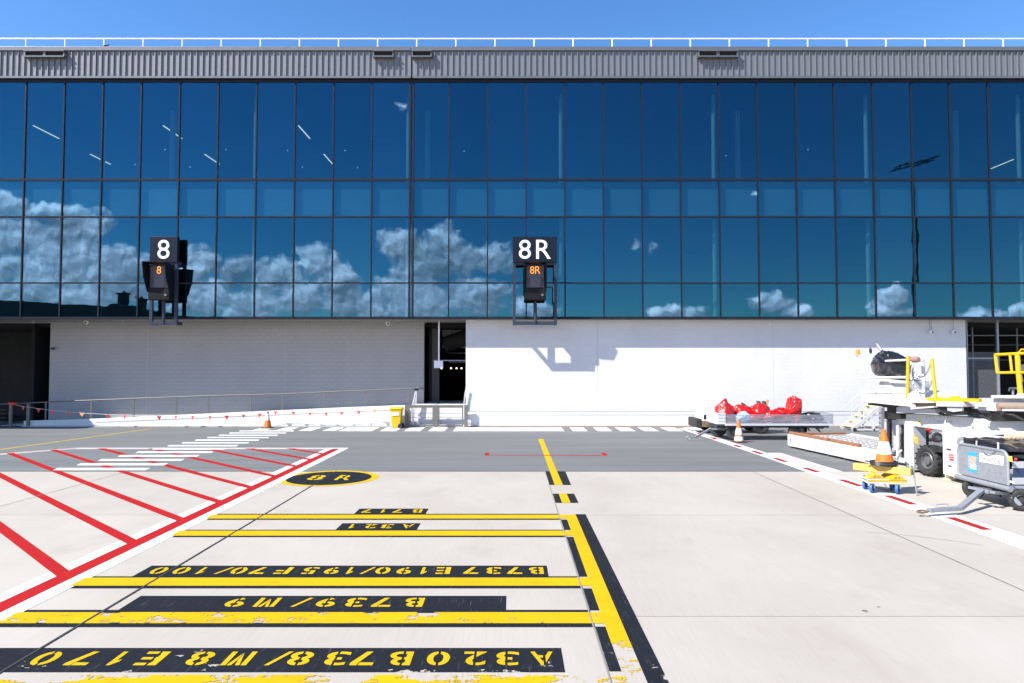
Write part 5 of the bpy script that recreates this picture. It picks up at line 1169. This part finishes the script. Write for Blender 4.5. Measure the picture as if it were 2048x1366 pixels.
# folded black cover on top of the cart
FC = thing('folded_cover', 'black folded vinyl cover lying on top of the grey baggage cart', 'cover', (BX+.6, 15.2, ZB1-.1))
b = MB(); rn = random.Random(5)
for k in range(4):
    z = .82+k*.125; bm = b.bm; nx, ny = 14, 10; g = [[None]*(ny+1) for _ in range(nx+1)]; gb = [[None]*(ny+1) for _ in range(nx+1)]
    for i in range(nx+1):
        for j in range(ny+1):
            x = BX+.10+.9*i/nx+rn.uniform(-.01, .01); y = BY0+.12+(BY1-BY0-.2)*j/ny; dz = .05*noise.noise(V((x*3, y*3, k*5.1)))+.03*noise.noise(V((x*9, y*7, k)))
            e_ = -.05 if i in (0, nx) or j in (0, ny) else 0
            g[i][j] = bm.verts.new((x, y, z+.10+dz+e_+(.09*(j/ny) if k == 3 else 0))); gb[i][j] = bm.verts.new((x, y, z+.02+dz*.6))
    for i in range(nx):
        for j in range(ny):
            bm.faces.new((g[i][j], g[i+1][j], g[i+1][j+1], g[i][j+1])); bm.faces.new((gb[i][j], gb[i][j+1], gb[i+1][j+1], gb[i+1][j]))
    for i in range(nx): bm.faces.new((g[i][0], gb[i][0], gb[i+1][0], g[i+1][0])); bm.faces.new((g[i][ny], g[i+1][ny], gb[i+1][ny], gb[i][ny]))
    for j in range(ny): bm.faces.new((g[0][j], g[0][j+1], gb[0][j+1], gb[0][j])); bm.faces.new((g[nx][j], gb[nx][j], gb[nx][j+1], g[nx][j+1]))
b.build('cover', M['cover'], FC, smooth=True)

# ------------------------------------------------------------------ chain-link screen in the right bay
CF = thing('chain_link_screen', 'grey steel chain-link screen closing the lower part of the right bay', 'fence', (23.4, 34.6, 0))
yf = 34.55
fx0, fx1 = W(1934, 700, yf).x, W(1995, 700, yf).x; ztop = W(0, 704, yf).z; zmid = W(0, 716.5, yf).z
b = MB(); b.box(fx0-.03, fx0+.03, yf-.03, yf+.03, 0, ZB-.1); b.box(fx1-.05, fx1+.05, yf-.05, yf+.05, 0, ZB-.1); b.box(fx0+.03, fx1-.05, yf-.03, yf+.03, zmid-.04, zmid+.04); b.box(fx0+.03, fx1-.05, yf-.02, yf+.02, .05, .1); b.build('post', M['galv'], CF)
b = MB(); s_ = .085; k = fx0-ztop
while k < fx1:
    for sg in (1, -1):
        # diagonal x = k + (z) or mirrored
        if sg == 1: xa, xb = max(fx0, k), min(fx1, k+ztop); za, zb_ = xa-k, xb-k
        else: kk = k+ztop; xa, xb = max(fx0, kk-ztop), min(fx1, kk); za, zb_ = kk-xa, kk-xb
        if xb-xa > .02: b.bar((xa, yf+.006*sg, za), (xb, yf+.006*sg, zb_), .010 if sg == 1 else .005, .010 if sg == 1 else .005, (0, 1, 0))
    k += s_
b.build('wire_mesh', M['galv'], CF)

# ------------------------------------------------------------------ what the glass mirrors: floodlight mast and low hall behind the camera
YB = 2*YG-90.0
def refl(px, py): p = W(px, py, 90.0); return V((p.x, YB, p.z))
FM = thing('floodlight_mast', 'tall dark floodlight mast mirrored in the glass at the right', 'light mast', (refl(1823, 600).x, YB, 0))
mx = refl(1829, 600).x; ht_ = refl(1824, 335).z
MB().lathe((mx, YB, 0), (0, 0, 1), [(0, .24), (ht_*.5, .17), (ht_, .13)], 12).build('pole', M['mirrordark'], FM, smooth=True)
b = MB()
for i in range(9):
    for j in range(2):
        t = (i-4)/4; b.obox((mx+t*2.7, YB+(j-.5)*1.4, ht_+.15+.85*t*1.0+.22*j+rnd.uniform(-.08, .08)), .31, .42, .075, (1, 0, .45), (0, 1, 0))
b.bar((mx-2.9, YB, ht_-.85), (mx+2.9, YB, ht_+1.0), .10, .08); b.build('lamp_head', M['mirrordark'], FM)
FH = thing('distant_hall', 'low dark terminal hall mirrored in the lower glass at the left', 'building', (refl(250, 620).x, YB-5, 0))
top = [(-40, 600), (0, 603), (40, 606), (120, 612), (150, 610.5), (170, 611), (200, 617), (212, 617), (219, 612), (236, 612), (246, 617), (262, 615), (274, 617), (296, 622), (350, 629), (420, 632), (480, 632), (545, 633.5)]
P_ = [refl(px, py) for px, py in top]
MB().prism([V((P_[0].x, YB, 0))]+P_+[V((P_[-1].x, YB, 0))], (0, -12, 0)).build('body', M['mirrordark'], FH)
for (a, c, tp_) in ((219, 234, 586), (259, 271, 595)):
    A_, B_ = refl(a, tp_), refl(c, tp_); m_ = (A_+B_)/2; r_ = (B_.x-A_.x)/2
    b = MB().box(m_.x-r_, m_.x+r_, YB-3, YB-2, 9, A_.z); b.box(m_.x-r_*1.5, m_.x+r_*1.5, YB-3.1, YB-1.9, A_.z-.15, A_.z+.05); b.box(m_.x-.12, m_.x+.12, YB-2.6, YB-2.4, A_.z, A_.z+.35); b.build('vent_tower', M['mirrordark'], FH)

# ------------------------------------------------------------------ sky with cumulus in the half behind the camera, sun
SUN = V((-1.71, -1.0, 1.97)).normalized()
EL = math.asin(SUN.z)
wd = bpy.data.worlds.new('World'); SC.world = wd; wd.use_nodes = True; nt = wd.node_tree; nt.nodes.clear()
out = N(nt, 'ShaderNodeOutputWorld')
sky = N(nt, 'ShaderNodeTexSky', sky_type='NISHITA', sun_disc=False); sky.sun_elevation = EL; sky.sun_rotation = math.atan2(SUN.x, SUN.y)
sky.air_density = 1.0; sky.dust_density = 0; sky.ozone_density = 1.6; sky.altitude = 900
hs_ = N(nt, 'ShaderNodeHueSaturation'); hs_.inputs['Saturation'].default_value = 1.27; hs_.inputs['Hue'].default_value = .505; nt.links.new(sky.outputs[0], hs_.inputs['Color'])
bg1 = N(nt, 'ShaderNodeBackground'); bg1.inputs[1].default_value = SKY_ST; nt.links.new(hs_.outputs[0], bg1.inputs[0])
tc = N(nt, 'ShaderNodeTexCoord'); sp = N(nt, 'ShaderNodeSeparateXYZ'); nt.links.new(tc.outputs['Generated'], sp.inputs[0])
ny = mth(nt, 'MULTIPLY', sp.outputs['Y'], -1.0); dn = mth(nt, 'MAXIMUM', ny, .05)
uu = mth(nt, 'DIVIDE', sp.outputs['X'], dn); vv = mth(nt, 'DIVIDE', sp.outputs['Z'], dn)
cb = N(nt, 'ShaderNodeCombineXYZ'); nt.links.new(uu, cb.inputs[0]); nt.links.new(vv, cb.inputs[1]); UV = cb.outputs[0]
def nz(vec, scale, detail, rough=.55):
    n = N(nt, 'ShaderNodeTexNoise'); n.inputs['Scale'].default_value = scale; n.inputs['Detail'].default_value = detail; n.inputs['Roughness'].default_value = rough
    nt.links.new(vec, n.inputs['Vector']); return n
def vm(op, a, b):
    n = N(nt, 'ShaderNodeVectorMath', operation=op)
    for i, x in enumerate((a, b)):
        if isinstance(x, tuple): n.inputs[i].default_value = x
        else: nt.links.new(x, n.inputs[i])
    return n.outputs[0]
n0 = nz(UV, 26, 4); wp = vm('MULTIPLY', vm('SUBTRACT', n0.outputs['Color'], (.5, .5, .5)), (.030, .022, 0)); WV = vm('ADD', UV, wp)
CL_ = [(8, 408, 36, 24), (30, 470, 40, 55), (60, 540, 70, 60), (110, 425, 85, 18), (160, 450, 60, 30), (110, 500, 90, 75), (170, 545, 90, 60), (230, 520, 45, 32), (265, 530, 40, 24), (240, 575, 80, 40), (330, 590, 70, 40), (400, 530, 46, 34), (400, 590, 70, 40), (470, 540, 46, 34), (550, 545, 50, 34), (630, 522, 40, 36), (660, 560, 50, 30), (690, 595, 55, 38), (590, 595, 70, 40), (490, 600, 70, 36), (795, 488, 36, 34), (850, 530, 62, 50), (890, 492, 36, 40), (935, 520, 50, 32), (990, 515, 44, 32), (830, 590, 95, 46), (950, 590, 70, 44), (1065, 618, 50, 22), (1268, 490, 14, 20), (1305, 500, 20, 16), (1517, 387, 16, 9), (788, 210, 20, 14), (1340, 622, 34, 17), (1396, 624, 26, 17), (1545, 606, 45, 22), (1600, 624, 34, 16), (1790, 600, 28, 26), (1780, 625, 40, 16), (1975, 630, 50, 18), (2040, 622, 30, 20), (740, 620, 40, 24), (25, 600, 90, 40), (130, 600, 100, 40)]
def vor(vec, scale, detail):
    n = N(nt, 'ShaderNodeTexVoronoi'); n.inputs['Scale'].default_value = scale; n.inputs['Detail'].default_value = detail; n.inputs['Roughness'].default_value = .55; n.normalize = True
    nt.links.new(vec, n.inputs['Vector']); return n.outputs['Distance']
def field(vec):
    acc = None
    for (px, py, rx, ry) in CL_:
        am = 1.0 if rx > 24 else .50
        cu, cv = (px-CX)/F, (731.5-py)/F; iu, iv = F/(rx*1.3), F/(ry*1.3)
        m_ = N(nt, 'ShaderNodeVectorMath', operation='MULTIPLY_ADD'); nt.links.new(vec, m_.inputs[0]); m_.inputs[1].default_value = (iu, iv, 0); m_.inputs[2].default_value = (-cu*iu, -cv*iv, 0)
        d_ = N(nt, 'ShaderNodeVectorMath', operation='DOT_PRODUCT'); nt.links.new(m_.outputs[0], d_.inputs[0]); nt.links.new(m_.outputs[0], d_.inputs[1])
        f_ = mth(nt, 'SUBTRACT', am, d_.outputs['Value'])
        if acc is None: acc = f_
        else:
            n = N(nt, 'ShaderNodeMath', operation='SMOOTH_MAX'); nt.links.new(acc, n.inputs[0]); nt.links.new(f_, n.inputs[1]); n.inputs[2].default_value = .25; acc = n.outputs[0]
    acc = mth(nt, 'MAXIMUM', acc, -1.5)
    b_ = mth(nt, 'SUBTRACT', .30, vor(vec, 30, 3)); n_ = mth(nt, 'SUBTRACT', nz(vec, 34, 7, .58).outputs['Fac'], .5)
    return mth(nt, 'ADD', mth(nt, 'MULTIPLY', acc, .5), mth(nt, 'ADD', mth(nt, 'MULTIPLY', b_, .55), mth(nt, 'MULTIPLY', n_, 1.05)))
fld = field(WV); fl2 = field(vm('ADD', WV, (-.0045, .0075, 0)))
mr = N(nt, 'ShaderNodeMapRange', interpolation_type='SMOOTHSTEP'); nt.links.new(fld, mr.inputs[0]); mr.inputs[1].default_value = .06; mr.inputs[2].default_value = .40
front = N(nt, 'ShaderNodeMapRange'); nt.links.new(ny, front.inputs[0]); front.inputs[1].default_value = .05; front.inputs[2].default_value = .2
dens = mth(nt, 'MULTIPLY', mth(nt, 'MULTIPLY', mr.outputs[0], front.outputs[0]), .88)
df = mth(nt, 'SUBTRACT', fld, fl2)
lit = mth(nt, 'MULTIPLY_ADD', df, 1.5, .40)
big = nz(WV, 10, 3).outputs['Fac']; lit = mth(nt, 'ADD', lit, mth(nt, 'MULTIPLY', mth(nt, 'SUBTRACT', big, .5), 1.1))
cc_ = ramp(nt, lit, [(.05, (.55, .30, .34)), (.45, (1.35, .66, .74)), (.95, (3.2, 1.5, 1.6))])
bg2 = N(nt, 'ShaderNodeBackground'); bg2.inputs[1].default_value = CLOUD_ST; nt.links.new(cc_, bg2.inputs[0])
mx_ = N(nt, 'ShaderNodeMixShader'); nt.links.new(dens, mx_.inputs[0]); nt.links.new(bg1.outputs[0], mx_.inputs[1]); nt.links.new(bg2.outputs[0], mx_.inputs[2]); nt.links.new(mx_.outputs[0], out.inputs[0])
wd.cycles.sampling_method = 'MANUAL'; wd.cycles.sample_map_resolution = 512
sl = bpy.data.lights.new('sun', 'SUN'); sl.energy = SUN_ST; sl.angle = R(.53); sl.color = (1, .945, .86)
so = bpy.data.objects.new('sun', sl); COL.objects.link(so); so.rotation_euler = SUN.to_track_quat('Z', 'Y').to_euler(); so.location = (-20, -20, 30)

cam = bpy.data.cameras.new('camera'); co = bpy.data.objects.new('camera', cam); COL.objects.link(co)
cam.sensor_width = 36; cam.lens = F/2048*36; cam.clip_end = 3000; cam.clip_start = .1
co.location = (0, 0, H); co.rotation_euler = (math.pi/2+PITCH, 0, 0); SC.camera = co
SC.view_settings.view_transform = 'Standard'; SC.view_settings.look = 'None'; SC.view_settings.exposure = EXPO; SC.view_settings.gamma = 1
SC.cycles.use_denoising = True; SC.cycles.max_bounces = 8; SC.cycles.transparent_max_bounces = 12; SC.cycles.glossy_bounces = 4; SC.cycles.diffuse_bounces = 3
SC.cycles.sample_clamp_indirect = 8; SC.cycles.blur_glossy = .3
